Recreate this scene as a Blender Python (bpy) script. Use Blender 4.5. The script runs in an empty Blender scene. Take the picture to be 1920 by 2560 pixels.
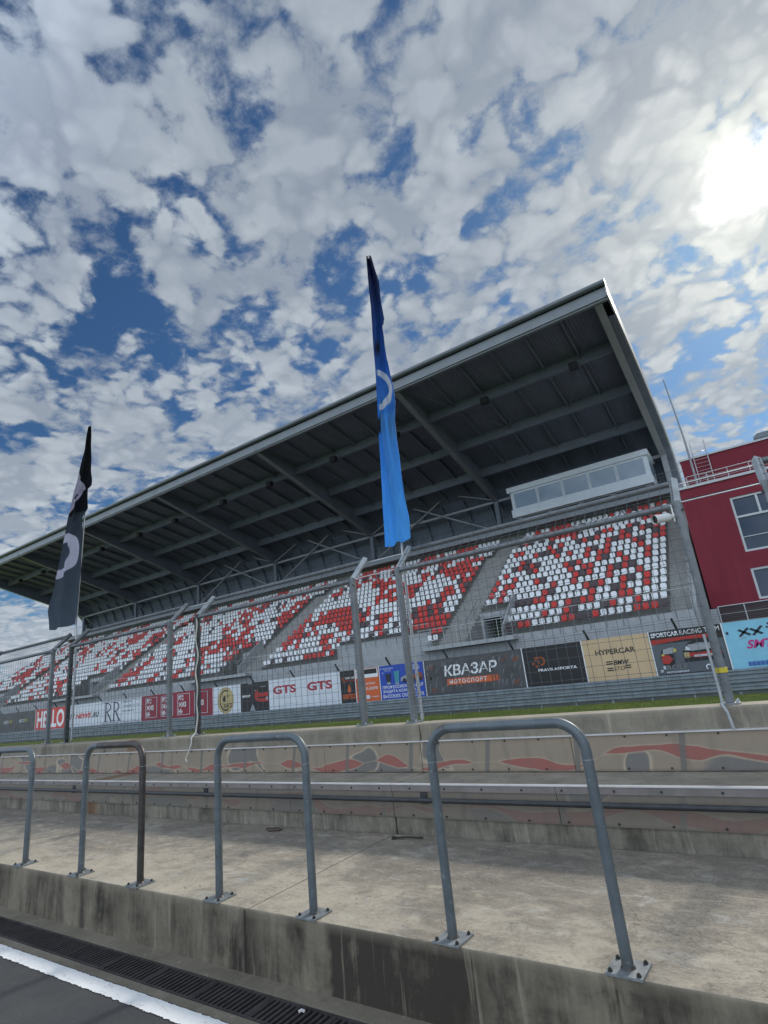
import bpy, math, random
from mathutils import Vector, Matrix
random.seed(7)
sc = bpy.context.scene
COL = sc.collection
rad = math.radians

# ------------------------------------------------------------------ camera (eye at the origin, metres)
def cam_basis(yaw, pitch, roll):
    cy, sy, cp, sp = math.cos(yaw), math.sin(yaw), math.cos(pitch), math.sin(pitch)
    f = Vector((sy*cp, cy*cp, sp)); r = Vector((cy, -sy, 0)); u = r.cross(f)
    cr, sr = math.cos(roll), math.sin(roll)
    return cr*r + sr*u, -sr*r + cr*u, f
RX, UY, FZ = cam_basis(-0.576347, 0.296484, -0.107979)
cam = bpy.data.cameras.new('camera'); camo = bpy.data.objects.new('camera', cam); COL.objects.link(camo)
camo.matrix_world = Matrix(((RX.x, UY.x, -FZ.x, 0), (RX.y, UY.y, -FZ.y, 0), (RX.z, UY.z, -FZ.z, 0), (0, 0, 0, 1)))
cam.sensor_fit = 'VERTICAL'; cam.sensor_height = 32; cam.sensor_width = 24; cam.lens = 1379.64/2560*32
cam.clip_start = 0.05; cam.clip_end = 8000
sc.camera = camo

# ------------------------------------------------------------------ node helper
class NT:
    def __init__(s, tree): s.t = tree; s.n = tree.nodes; s.l = tree.links
    def _in(s, sock, v):
        if v is None: return
        if isinstance(v, bpy.types.NodeSocket): s.l.new(v, sock)
        elif isinstance(v, (tuple, list)) and sock.type == 'RGBA': sock.default_value = (*v[:3], 1)
        else: sock.default_value = v
    def math(s, op, a, b=None, c=None, clamp=False):
        n = s.n.new('ShaderNodeMath'); n.operation = op; n.use_clamp = clamp
        for i, v in enumerate((a, b, c)): s._in(n.inputs[i], v)
        return n.outputs[0]
    def vm(s, op, a, b=None):
        n = s.n.new('ShaderNodeVectorMath'); n.operation = op
        s._in(n.inputs[0], a)
        if b is not None: s._in(n.inputs[1], b)
        return n.outputs['Value'] if op in ('DOT_PRODUCT', 'LENGTH', 'DISTANCE') else n.outputs[0]
    def sep(s, v):
        n = s.n.new('ShaderNodeSeparateXYZ'); s._in(n.inputs[0], v); return n.outputs
    def comb(s, x, y, z):
        n = s.n.new('ShaderNodeCombineXYZ'); s._in(n.inputs[0], x); s._in(n.inputs[1], y); s._in(n.inputs[2], z); return n.outputs[0]
    def noise(s, vec, scale, detail=4, rough=.55, dist=0.):
        n = s.n.new('ShaderNodeTexNoise'); s._in(n.inputs['Vector'], vec)
        n.inputs['Scale'].default_value = scale; n.inputs['Detail'].default_value = detail
        n.inputs['Roughness'].default_value = rough; n.inputs['Distortion'].default_value = dist
        return n.outputs['Fac']
    def noisec(s, vec, scale, detail=2):
        n = s.n.new('ShaderNodeTexNoise'); s._in(n.inputs['Vector'], vec)
        n.inputs['Scale'].default_value = scale; n.inputs['Detail'].default_value = detail
        return n.outputs['Color']
    def voro(s, vec, scale):
        n = s.n.new('ShaderNodeTexVoronoi'); s._in(n.inputs['Vector'], vec); n.inputs['Scale'].default_value = scale
        return n.outputs['Distance']
    def mr(s, v, a, b, c=0., d=1., smooth=False):
        n = s.n.new('ShaderNodeMapRange'); n.interpolation_type = 'SMOOTHSTEP' if smooth else 'LINEAR'
        for i, x in enumerate((v, a, b, c, d)): s._in(n.inputs[i], x)
        return n.outputs[0]
    def mix(s, f, a, b, mode='MIX'):
        n = s.n.new('ShaderNodeMix'); n.data_type = 'RGBA'; n.blend_type = mode
        s._in(n.inputs[0], f); s._in(n.inputs[6], a); s._in(n.inputs[7], b); return n.outputs[2]
    def ramp(s, f, stops):
        n = s.n.new('ShaderNodeValToRGB'); s._in(n.inputs[0], f); e = n.color_ramp.elements
        while len(e) < len(stops): e.new(.5)
        for el, (p, c) in zip(e, stops): el.position = p; el.color = (*c, 1)
        return n.outputs[0]
    def pos(s): return s.n.new('ShaderNodeNewGeometry').outputs['Position']
    def obj(s): return s.n.new('ShaderNodeTexCoord').outputs['Object']
    def bump(s, h, strength=.3, dist=.01):
        n = s.n.new('ShaderNodeBump'); s._in(n.inputs['Height'], h); n.inputs['Strength'].default_value = strength
        n.inputs['Distance'].default_value = dist; return n.outputs[0]

# ------------------------------------------------------------------ world: Nishita sky with a layer of broken cloud
SUN = Vector((0.134, 0.794, 0.593)).normalized()
world = bpy.data.worlds.new('World'); sc.world = world; world.use_nodes = True
wt = world.node_tree; wt.nodes.clear(); w = NT(wt)
sky = wt.nodes.new('ShaderNodeTexSky'); sky.sky_type = 'NISHITA'; sky.sun_disc = False
sky.sun_elevation = math.asin(SUN.z); sky.sun_rotation = math.atan2(SUN.x, SUN.y); sky.altitude = 200; sky.dust_density = .6; sky.ozone_density = 3
D = wt.nodes.new('ShaderNodeTexCoord').outputs['Generated']
D = w.vm('NORMALIZE', D)
dx, dy, dz = w.sep(D)
zz = w.math('ADD', w.math('MAXIMUM', dz, 0.0), 0.22)
px, py = w.math('DIVIDE', dx, zz), w.math('DIVIDE', dy, zz)
P = w.comb(px, py, 0.37)
warp = w.vm('SCALE', w.vm('SUBTRACT', w.noisec(P, 8.0, 5), (.5, .5, .5)), None); warp.node.inputs['Scale'].default_value = .15
Pw = w.vm('ADD', P, warp)
def cells(scale, smooth):
    n = wt.nodes.new('ShaderNodeTexVoronoi'); n.feature = 'SMOOTH_F1'; n.inputs['Smoothness'].default_value = smooth
    n.inputs['Scale'].default_value = scale; wt.links.new(Pw, n.inputs['Vector'])
    return w.math('SUBTRACT', 1.0, n.outputs['Distance'])
puffs = w.math('ADD', w.math('MULTIPLY', cells(9.5, .3), .6), w.math('MULTIPLY', cells(25., .3), .4))
nA = w.noise(P, 1.1, 3, .5)
nB = w.noise(Pw, 6.0, 7, .60)
nC = w.noise(P, 24.0, 5, .66)
dens = w.math('ADD', w.math('MULTIPLY', nA, .26), w.math('ADD', w.math('MULTIPLY', nB, .52), w.math('ADD', w.math('MULTIPLY', nC, .20), w.math('MULTIPLY', w.mr(puffs, .40, .80), .14))))
BLUE = [(-0.411, 0.401, 0.819, 0.047), (-0.523, 0.366, 0.77, 0.039), (-0.564, 0.404, 0.72, 0.047), (-0.679, 0.374, 0.632, 0.047), (-0.728, 0.367, 0.579, 0.048), (-0.776, 0.34, 0.531, 0.04), (-0.52, 0.518, 0.679, 0.039), (-0.569, 0.54, 0.62, 0.035), (-0.154, 0.61, 0.778, 0.043), (-0.209, 0.61, 0.765, 0.035), (-0.078, 0.681, 0.728, 0.035), (-0.035, 0.669, 0.742, 0.027), (-0.283, 0.616, 0.735, 0.031), (-0.27, 0.657, 0.704, 0.028), (-0.231, 0.701, 0.675, 0.034), (-0.365, 0.602, 0.71, 0.024), (-0.103, 0.768, 0.633, 0.042), (-0.153, 0.774, 0.614, 0.04), (-0.228, 0.772, 0.593, 0.04), (-0.45, 0.616, 0.647, 0.034), (0.014, 0.903, 0.429, 0.047), (-0.519, 0.64, 0.567, 0.045), (0.094, 0.896, 0.435, 0.031)]
bias = None
for bx_, by_, bz_, br_ in BLUE:
    v = Vector((bx_, by_, bz_)).normalized()
    d = w.vm('DISTANCE', D, tuple(v))
    g = w.mr(d, 0.0, br_*2.0, 1.0, 0.0, True)
    bias = g if bias is None else w.math('MAXIMUM', bias, g)
for wx_, wy_, wz_, wr_ in [(-0.647, 0.24, 0.724, 0.117), (-0.551, 0.218, 0.805, 0.133), (-0.425, 0.324, 0.846, 0.08), (-0.374, 0.517, 0.77, 0.08)]:
    dens = w.math('ADD', dens, w.math('MULTIPLY', w.mr(w.vm('DISTANCE', D, tuple(Vector((wx_, wy_, wz_)).normalized())), 0.0, wr_*1.6, 1.0, 0.0, True), .045))
dens = w.math('SUBTRACT', dens, w.math('MULTIPLY', bias, .054))
dens = w.math('ADD', dens, w.mr(dz, 0.0, .30, .016, -.014, True))
cover = w.mr(dens, .415, .53, 0., 1., True)
thick = w.mr(dens, .50, .64, 0., 1., True)
puff = w.math('ADD', w.math('MULTIPLY', w.mr(puffs, .42, .78), .45), w.math('MULTIPLY', w.math('ADD', nB, nC), .28))
blue = w.mix(1.0, sky.outputs[0], (.36, .56, .72), 'MULTIPLY')
cl = w.mix(thick, (4.1, 4.6, 5.15), (3.4, 3.85, 4.5))
cl = w.mix(1.0, cl, w.mix(w.mr(puff, .30, .66), (.76, .79, .84), (1.24, 1.23, 1.20)), 'MULTIPLY')
shade2 = w.noise(P, .55, 2, .5)
cl = w.mix(1.0, cl, w.mix(w.mr(shade2, .35, .65), (.86, .88, .92), (1.08, 1.07, 1.06)), 'MULTIPLY')
# clouds glow round the sun behind them
sd = w.math('MAXIMUM', w.vm('DOT_PRODUCT', D, tuple(SUN)), 0.0)
halo = w.math('POWER', sd, 60.0); halo2 = w.math('POWER', sd, 5.0)
glow = w.math('ADD', w.math('MULTIPLY', halo, 1.0), w.math('MULTIPLY', halo2, .14))
cl = w.mix(1.0, cl, w.mix(glow, (1, 1, 1), (2.2, 2.0, 1.65)), 'MULTIPLY')
front = w.mr(w.vm('DOT_PRODUCT', D, (-.15, -.95, .25)), -.1, .7, 1.0, 3.4, True)  # front-lit clouds behind the camera, boosted further as added fill for the stand
clf = wt.nodes.new('ShaderNodeVectorMath'); clf.operation = 'SCALE'; wt.links.new(cl, clf.inputs[0]); wt.links.new(front, clf.inputs['Scale'])
skyc = w.mix(w.math('MULTIPLY', cover, .97), blue, clf.outputs[0])
ang = w.math('ADD', w.vm('DISTANCE', D, tuple(SUN)), w.math('MULTIPLY', w.math('SUBTRACT', w.noise(Pw, 7.0, 5, .6), .5), .16))
disc = w.math('POWER', w.mr(ang, .010, .085, 1., 0., True), 1.8)
skyc = w.mix(1.0, skyc, w.mix(w.mr(dz, .45, .08, 0., 1.), (1, 1, 1), (1.18, 1.18, 1.16)), 'MULTIPLY')
skyc = w.mix(disc, skyc, (22, 21.5, 20))
bg = wt.nodes.new('ShaderNodeBackground'); wt.links.new(skyc, bg.inputs[0]); bg.inputs[1].default_value = .1
wo = wt.nodes.new('ShaderNodeOutputWorld'); wt.links.new(bg.outputs[0], wo.inputs[0])
world.cycles.sampling_method = 'MANUAL'; world.cycles.sample_map_resolution = 1024

sl = bpy.data.lights.new('sun', 'SUN'); sl.energy = 3.0; sl.angle = rad(7); sl.color = (1, .95, .86)
so = bpy.data.objects.new('sun', sl); COL.objects.link(so); so.rotation_euler = SUN.to_track_quat('Z', 'Y').to_euler()
sc.view_settings.view_transform = 'Standard'; sc.view_settings.look = 'None'; sc.view_settings.exposure = 0.0; sc.view_settings.gamma = 1.0
sc.render.engine = 'CYCLES'; sc.cycles.max_bounces = 8; sc.cycles.diffuse_bounces = 4; sc.cycles.use_denoising = True

# ------------------------------------------------------------------ materials
MATS = {}
def mat(name, col=(.5, .5, .5), rough=.6, metal=0., var=0., vscale=3., bump=0., bscale=40., fn=None, spec=.5):
    m = bpy.data.materials.new(name); m.use_nodes = True; t = NT(m.node_tree); b = m.node_tree.nodes['Principled BSDF']
    b.inputs['Roughness'].default_value = rough; b.inputs['Metallic'].default_value = metal
    b.inputs['Specular IOR Level'].default_value = spec
    b.inputs['Base Color'].default_value = (*col, 1)
    if var:
        n = t.noise(t.pos(), vscale, 6, .6)
        c = t.mix(t.mr(n, .3, .7), tuple(x*(1-var) for x in col), tuple(min(1, x*(1+var)) for x in col))
        t.l.new(c, b.inputs['Base Color'])
    if bump:
        t.l.new(t.bump(t.noise(t.pos(), bscale, 5, .6), bump, .01), b.inputs['Normal'])
    if fn: fn(t, b)
    MATS[name] = m; return m

def f_platform(t, b):
    p = t.pos(); x, y, z = t.sep(p)
    n1 = t.noise(p, 1.1, 7, .62, .4); n2 = t.noise(t.vm('MULTIPLY', p, (1, 1.4, 1)), 5.5, 10, .74, .5); n3 = t.noise(p, 26, 8, .7)
    dirt = t.math('ADD', t.mr(y, 3.05, 4.3, -.12, .20, True), t.math('SUBTRACT', n1, .5))
    dirt = t.math('ADD', dirt, t.math('MULTIPLY', t.math('SUBTRACT', n2, .5), 1.25))
    c = t.ramp(t.math('ADD', dirt, .5), [(.12, (.47, .41, .315)), (.42, (.36, .315, .245)), (.62, (.225, .198, .158)), (.90, (.135, .118, .098))])
    pale = t.mr(t.noise(t.vm('MULTIPLY', p, (1, 2, 1)), 3.1, 10, .76, 1.0), .55, .66, 0, .6)
    c = t.mix(pale, c, (.44, .43, .40))
    spk = t.mr(n3, .55, .72, 0, .6)
    c = t.mix(spk, c, (.14, .115, .085))
    c = t.mix(t.mr(t.noise(p, 60, 6, .75), .50, .66, 0, .32), c, (.56, .50, .40))
    vd = t.n.new('ShaderNodeTexVoronoi'); vd.feature = 'DISTANCE_TO_EDGE'; vd.inputs['Scale'].default_value = 2.6
    t.l.new(t.vm('ADD', p, t.vm('MULTIPLY', t.noisec(p, 3.5, 6), (.55, .55, .0))), vd.inputs['Vector'])
    crack = t.math('MULTIPLY', t.mr(vd.outputs['Distance'], .0, .012, 1., 0.), t.mr(t.noise(p, .9, 3), .52, .62, 0, .28))
    c = t.mix(crack, c, (.10, .085, .065))
    scr = t.noise(t.vm('MULTIPLY', p, (1.2, 7, 1)), 2.2, 8, .72, .8)
    c = t.mix(t.mr(scr, .58, .70, 0, .5), c, (.52, .47, .38))
    c = t.mix(t.mr(t.noise(p, 8, 6, .7, 1.5), .64, .70, 0, .6), c, (.20, .165, .12))
    pits = t.mr(t.noise(t.vm('MULTIPLY', p, (1, 1.6, 1)), 11, 6, .75, 2.5), .60, .66, 0, .7)
    pits = t.math('MULTIPLY', pits, t.mr(t.noise(p, 1.7, 2), .45, .6))
    c = t.mix(pits, c, (.14, .12, .10))
    # joint across the slab, two metres and more apart
    j = t.math('ABSOLUTE', t.math('SUBTRACT', t.math('WRAP', t.math('ADD', x, .32), 3.0, -3.0), 3.0))
    j2 = t.math('ABSOLUTE', t.math('ADD', t.math('WRAP', t.math('ADD', x, .32), 3.0, -3.0), 3.0))
    jj = t.math('MINIMUM', j, j2)
    jw = t.math('ADD', jj, t.math('MULTIPLY', t.math('SUBTRACT', t.noise(p, 14, 3), .5), .012))
    c = t.mix(t.mr(jw, .004, .012, .8, 0.), c, (.09, .075, .06))
    t.l.new(c, b.inputs['Base Color'])
    h = t.math('ADD', n3, t.math('MULTIPLY', t.math('ADD', pits, crack), -1.2))
    h = t.math('ADD', h, t.math('MULTIPLY', n2, 1.5))
    t.l.new(t.bump(h, .75, .009), b.inputs['Normal'])

def f_stained(base, dark, rust=False, top=-1.35, streak=1., patches=()):
    def f(t, b):
        p = t.pos(); x, y, z = t.sep(p)
        st = t.noise(t.vm('MULTIPLY', p, (2.6, 2.6, .55)), 1.7, 8, .66, .3)
        st2 = t.noise(t.vm('MULTIPLY', p, (11, 11, 1.6)), 1.5, 8, .75)
        n1 = t.noise(p, 2.1, 9, .7, .4); n3 = t.noise(p, 22, 8, .7)
        d = t.math('ADD', t.math('MULTIPLY', t.mr(st, .40, .66), .6*streak), t.math('MULTIPLY', t.mr(n1, .38, .62), .5))
        d = t.math('ADD', d, t.math('MULTIPLY', t.mr(st2, .5, .68), .25*streak))
        for (x0, x1, s_) in patches:
            edge = t.math('ADD', t.math('MULTIPLY', t.math('SUBTRACT', st, .5), .9), t.math('MULTIPLY', t.math('SUBTRACT', n1, .5), .5))
            xx = t.math('ADD', x, edge)
            g = t.math('MULTIPLY', t.mr(xx, x0-.12, x0+.10), t.mr(xx, x1-.14, x1+.16, 1., 0.))
            d = t.math('ADD', d, t.math('MULTIPLY', g, s_))
        c = t.mix(t.math('MINIMUM', t.math('MAXIMUM', d, 0.), 1.), base, dark)
        lime = t.math('MULTIPLY', t.mr(t.noise(t.vm('MULTIPLY', p, (9, 9, .5)), 1.9, 6, .6), .60, .72, 0, .55), 1.0)
        c = t.mix(lime, c, tuple(min(1, v*1.45) for v in base))
        c = t.mix(t.mr(n3, .56, .75, 0, .5), c, tuple(v*.6 for v in dark))
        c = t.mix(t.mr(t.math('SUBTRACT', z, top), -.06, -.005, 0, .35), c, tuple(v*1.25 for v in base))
        if rust:
            xr = t.math('ADD', x, t.math('MULTIPLY', t.math('SUBTRACT', st2, .5), .25))
            g = t.math('MULTIPLY', t.mr(xr, -8.75, -8.62), t.mr(xr, -8.48, -8.25, 1, 0))
            c = t.mix(t.math('MULTIPLY', g, .75), c, (.17, .075, .03))
        t.l.new(c, b.inputs['Base Color'])
        t.l.new(t.bump(t.math('ADD', n3, st2), .35, .006), b.inputs['Normal'])
    return f

mat('platform_concrete', rough=.85, fn=f_platform)
mat('kerb_concrete', rough=.85, fn=f_stained((.28, .24, .175), (.045, .038, .027), top=-1.35, patches=((-2.48, -1.72, .55), (-3.42, -3.30, .5), (-5.05, -4.93, .5), (-.95, -.78, .4), (-7.1, -6.9, .5))))
mat('gutter_concrete', rough=.9, fn=f_stained((.24, .21, .16), (.085, .075, .055), top=9, streak=.2))
mat('wall_concrete', rough=.85, fn=f_stained((.31, .275, .215), (.12, .108, .085), rust=True, top=-.46, streak=.7))
mat('base_concrete', rough=.85, fn=f_stained((.31, .28, .225), (.075, .07, .052), rust=True, top=-.93, streak=1.))
mat('stand_concrete', rough=.85, fn=f_stained((.42, .445, .46), (.30, .315, .32), top=99, streak=.5))
mat('terrace_concrete', rough=.9, fn=f_stained((.20, .205, .195), (.11, .115, .10), top=99, streak=.3))  # weathered, and darkened further: shade between the seat rows put into the colour
mat('step_concrete', rough=.9, fn=f_stained((.34, .34, .33), (.19, .19, .18), top=99, streak=.3))

def f_asphalt(t, b):
    p = t.pos(); n = t.noise(p, 90, 6, .7); m_ = t.noise(p, 1.6, 5, .6)
    c = t.mix(t.mr(m_, .35, .65), (.040, .041, .043), (.062, .062, .062))
    c = t.mix(t.mr(n, .55, .72, 0, .6), c, (.13, .13, .125))
    t.l.new(c, b.inputs['Base Color']); t.l.new(t.bump(n, .9, .006), b.inputs['Normal'])
mat('asphalt', rough=.85, fn=f_asphalt)
def f_line(t, b):
    p = t.pos(); n = t.noise(p, 60, 6, .75); m_ = t.noise(t.vm('MULTIPLY', p, (1, 4, 1)), 5, 6, .7)
    c = t.mix(t.mr(t.math('ADD', t.math('MULTIPLY', n, .6), t.math('MULTIPLY', m_, .4)), .54, .66, 0, .65), (.78, .78, .77), (.2, .2, .2))
    t.l.new(c, b.inputs['Base Color']); t.l.new(t.bump(n, .6, .004), b.inputs['Normal'])
mat('line_paint', rough=.7, fn=f_line)
def f_grass(t, b):
    p = t.pos(); n = t.noise(p, .9, 6, .65, .6); m_ = t.noise(p, 7, 6, .7)
    c = t.mix(t.mr(n, .35, .65), (.085, .125, .016), (.20, .225, .04))
    c = t.mix(t.mr(m_, .52, .7, 0, .5), c, (.30, .29, .08))
    t.l.new(c, b.inputs['Base Color']); t.l.new(t.bump(m_, 1., .05), b.inputs['Normal'])
mat('grass', rough=.9, fn=f_grass)
mat('grass_blade', (.15, .20, .03), .8, var=.45, vscale=1.6)

def f_graffiti(z0, h, seed, muted=0.):
    def f(t, b):
        p = t.pos(); x, y, z = t.sep(p)
        v = t.math('DIVIDE', t.math('SUBTRACT', z, z0), h)
        q = t.comb(x, seed, t.math('MULTIPLY', v, .35))
        n1 = t.noise(t.comb(x, seed, 0.), 1.15, 1, .4)
        n2 = t.noise(t.comb(x, seed+7., t.math('MULTIPLY', v, .3)), .8, 1, .4)
        n3 = t.noise(t.comb(x, seed+13., 0.), 1.7, 1, .4)
        cen = t.mr(n1, .34, .66, .02, .62)
        wd = t.mr(n3, .42, .60, -.03, .17)
        dd = t.math('SUBTRACT', t.math('ABSOLUTE', t.math('SUBTRACT', v, cen)), wd)
        blob = t.math('SUBTRACT', t.noise(t.comb(x, seed+3., t.math('MULTIPLY', v, .35)), 1.5, 1, .4, .6), .62)
        tan = t.mix(t.noise(p, 1.8, 4), (.345, .28, .205), (.28, .225, .17))
        gr = (.185, .175, .16)
        below = t.math('MULTIPLY', t.mr(t.math('SUBTRACT', cen, v), .1, .12), t.mr(n2, .52, .54))
        c = t.mix(below, tan, gr)
        c = t.mix(t.mr(blob, -.02, -.005), c, (.45, .37, .27)); c = t.mix(t.mr(blob, 0., .012), c, gr)
        c = t.mix(t.mr(dd, .06, .03, 0., .7), c, (.42, .335, .25))
        c = t.mix(t.mr(dd, .014, -.006), c, (.335, .12, .10))
        # narrow dark bars down the panels, evenly spaced
        xs = t.math('ADD', x, t.math('ADD', t.math('MULTIPLY', v, -.05), t.math('MULTIPLY', t.math('SUBTRACT', n2, .5), .14)))
        mm = t.math('ABSOLUTE', t.math('WRAP', xs, .43, -.43))
        c = t.mix(t.mr(mm, .020, .028, .85, 0.), c, (.165, .155, .14))
        if muted: c = t.mix(muted, c, (.165, .15, .125))
        dirt = t.noise(t.vm('MULTIPLY', p, (4, 4, 1)), 2.2, 7, .65)
        c = t.mix(t.mr(dirt, .5, .75, 0, .5), c, (.14, .125, .10))
        c = t.mix(t.mr(v, .0, .10, .45, 0.), c, (.10, .09, .075))
        t.l.new(c, b.inputs['Base Color'])
    return f
mat('painted_panel_upper', rough=.45, fn=f_graffiti(-.93, .295, 2.3))
mat('painted_panel_lower', rough=.45, fn=f_graffiti(-1.21, .28, 9.1, .72))
mat('panel_edge', (.62, .60, .59), .4, var=.15, vscale=3)
mat('dark_tube', (.035, .037, .04), .5, var=.3, vscale=8)
mat('bolt', (.03, .028, .026), .5)

def f_galv(t, b):
    p = t.pos(); n = t.noise(p, 9, 6, .65); m_ = t.noise(p, 70, 4, .6)
    c = t.mix(t.mr(n, .3, .7), (.11, .135, .150), (.165, .19, .205))
    c = t.mix(t.mr(m_, .6, .75, 0, .4), c, (.32, .33, .33))
    c = t.mix(t.mr(t.noise(p, 5, 8, .7), .60, .68, 0, .7), c, (.085, .06, .045))
    c = t.mix(t.mr(t.sep(p)[2], -1.35, -1.25, .5, 0.), c, (.07, .055, .045))
    c = t.mix(t.mr(t.noise(p, 33, 5, .7), .62, .68, 0, .5), c, (.38, .39, .39))
    t.l.new(c, b.inputs['Base Color']); t.l.new(t.mr(n, .3, .7, .38, .6), b.inputs['Roughness'])
mat('galvanised', rough=.5, metal=.35, fn=f_galv)
def f_galvdark(t, b):
    p = t.pos(); n = t.noise(p, 12, 7, .7)
    c = t.mix(t.mr(n, .3, .7), (.035, .030, .027), (.10, .088, .08))
    t.l.new(c, b.inputs['Base Color'])
mat('galvanised_dark', rough=.45, metal=.35, fn=f_galvdark)
mat('base_steel', (.25, .27, .28), .5, .4, var=.3, vscale=20)
mat('fence_steel', (.19, .205, .215), .5, .4, var=.25, vscale=6)
mat('fence_steel_dark', (.055, .06, .064), .5, .4, var=.35, vscale=6)
mat('fence_steel_light', (.42, .45, .46), .45, .3, var=.2, vscale=6)
mat('wire', (.11, .12, .13), .5, .5)
mat('cable_bright', (.55, .57, .58), .35, .6)
mat('guard_steel', (.24, .28, .31), .5, .35, var=.22, vscale=2)
mat('seat_white', (.80, .82, .84), .42, var=.04, vscale=2)
mat('seat_red', (.60, .028, .02), .42, var=.12, vscale=2)
mat('seat_dark', (.085, .055, .065), .5, var=.2, vscale=2)
mat('roof_steel', (.14, .168, .215), .5, var=.12, vscale=1)
def f_sheet(t, b):
    p = t.pos(); x, y, z = t.sep(p)
    wv = t.math('SINE', t.math('MULTIPLY', x, 2*math.pi/.25))
    c = t.mix(t.mr(t.noise(p, .5, 5, .6), .3, .7), (.115, .14, .185), (.145, .172, .22))
    t.l.new(c, b.inputs['Base Color']); t.l.new(t.bump(wv, .35, .04), b.inputs['Normal'])
mat('roof_sheet', rough=.55, fn=f_sheet)
mat('fascia_light', (.22, .245, .265), .45, .2, var=.1, vscale=1)
mat('gutter_metal', (.15, .17, .185), .4, .4, var=.12, vscale=1)
mat('gable_trim', (.29, .31, .33), .5, var=.1, vscale=1)
mat('rail_light', (.50, .52, .53), .4, .4)
mat('rail_mid', (.22, .24, .25), .45, .4)
mat('box_white', (.66, .72, .78), .5, var=.05, vscale=2)
def f_glass(col):
    def f(t, b):
        c = t.mix(t.noise(t.pos(), .7, 3), col, tuple(v*1.7 for v in col))
        t.l.new(c, b.inputs['Base Color']); b.inputs['Roughness'].default_value = .06; b.inputs['Specular IOR Level'].default_value = .45
    return f
mat('glass_pale', fn=f_glass((.21, .27, .34)))
mat('glass_dark', fn=f_glass((.012, .028, .055)))
def f_render(t, b):
    p = t.pos(); n = t.noise(p, .5, 6, .6); g = t.noise(p, 45, 3, .6); st = t.noise(t.vm('MULTIPLY', p, (3, 3, .2)), 1.4, 5, .6)
    c = t.mix(t.mr(n, .3, .7), (.185, .019, .034), (.235, .026, .044))
    c = t.mix(t.mr(st, .5, .75, 0, .35), c, (.11, .014, .024))
    t.l.new(c, b.inputs['Base Color']); t.l.new(t.bump(g, .35, .02), b.inputs['Normal'])
mat('red_render', rough=.85, fn=f_render)
mat('frame_white', (.55, .58, .60), .5)
mat('dark_recess', (.02, .02, .022), .7)
mat('dark_brown', (.045, .028, .03), .6)
mat('vom_green', (.028, .05, .022), .7)
mat('lamp_black', (.015, .015, .017), .5)
mat('cam_white', (.75, .76, .74), .35)
mat('lens_black', (.01, .01, .012), .1)
mat('yellow_tape', (.62, .50, .04), .5)
mat('rope', (.62, .60, .55), .8)
mat('debris', (.03, .025, .02), .8)
mat('rust_debris', (.06, .035, .025), .8, var=.4, vscale=30)
def flat(name, col, rough=.5, var=.08): return mat(name, col, rough, var=var, vscale=1.2, bump=.6, bscale=1.6)
flat('ad_black', (.018, .018, .02)); flat('ad_white', (.66, .70, .76)); flat('ad_purewhite', (.80, .82, .84)); flat('ad_tan', (.60, .44, .26)); flat('ad_lightblue', (.24, .56, .72))
flat('ad_blue', (.022, .07, .42)); flat('ad_orange', (.62, .125, .03)); flat('ad_red', (.42, .03, .022)); flat('ad_crimson', (.26, .014, .035)); flat('ad_char', (.075, .075, .078), var=.3)
flat('ad_magenta', (.55, .03, .22)); flat('ad_navy', (.02, .025, .05)); flat('ad_gold', (.48, .38, .18)); flat('ad_yellow', (.55, .46, .08)); flat('ad_grey', (.33, .35, .37)); flat('ad_steel', (.12, .17, .20))
flat('ad_teal', (.05, .28, .36)); flat('ad_scarlet', (.60, .05, .04)); flat('ad_rust', (.28, .07, .02)); flat('ad_midgrey', (.16, .17, .18)); flat('ad_gtsred', (.38, .03, .05)); flat('ad_smoke', (.10, .12, .14))

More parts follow.
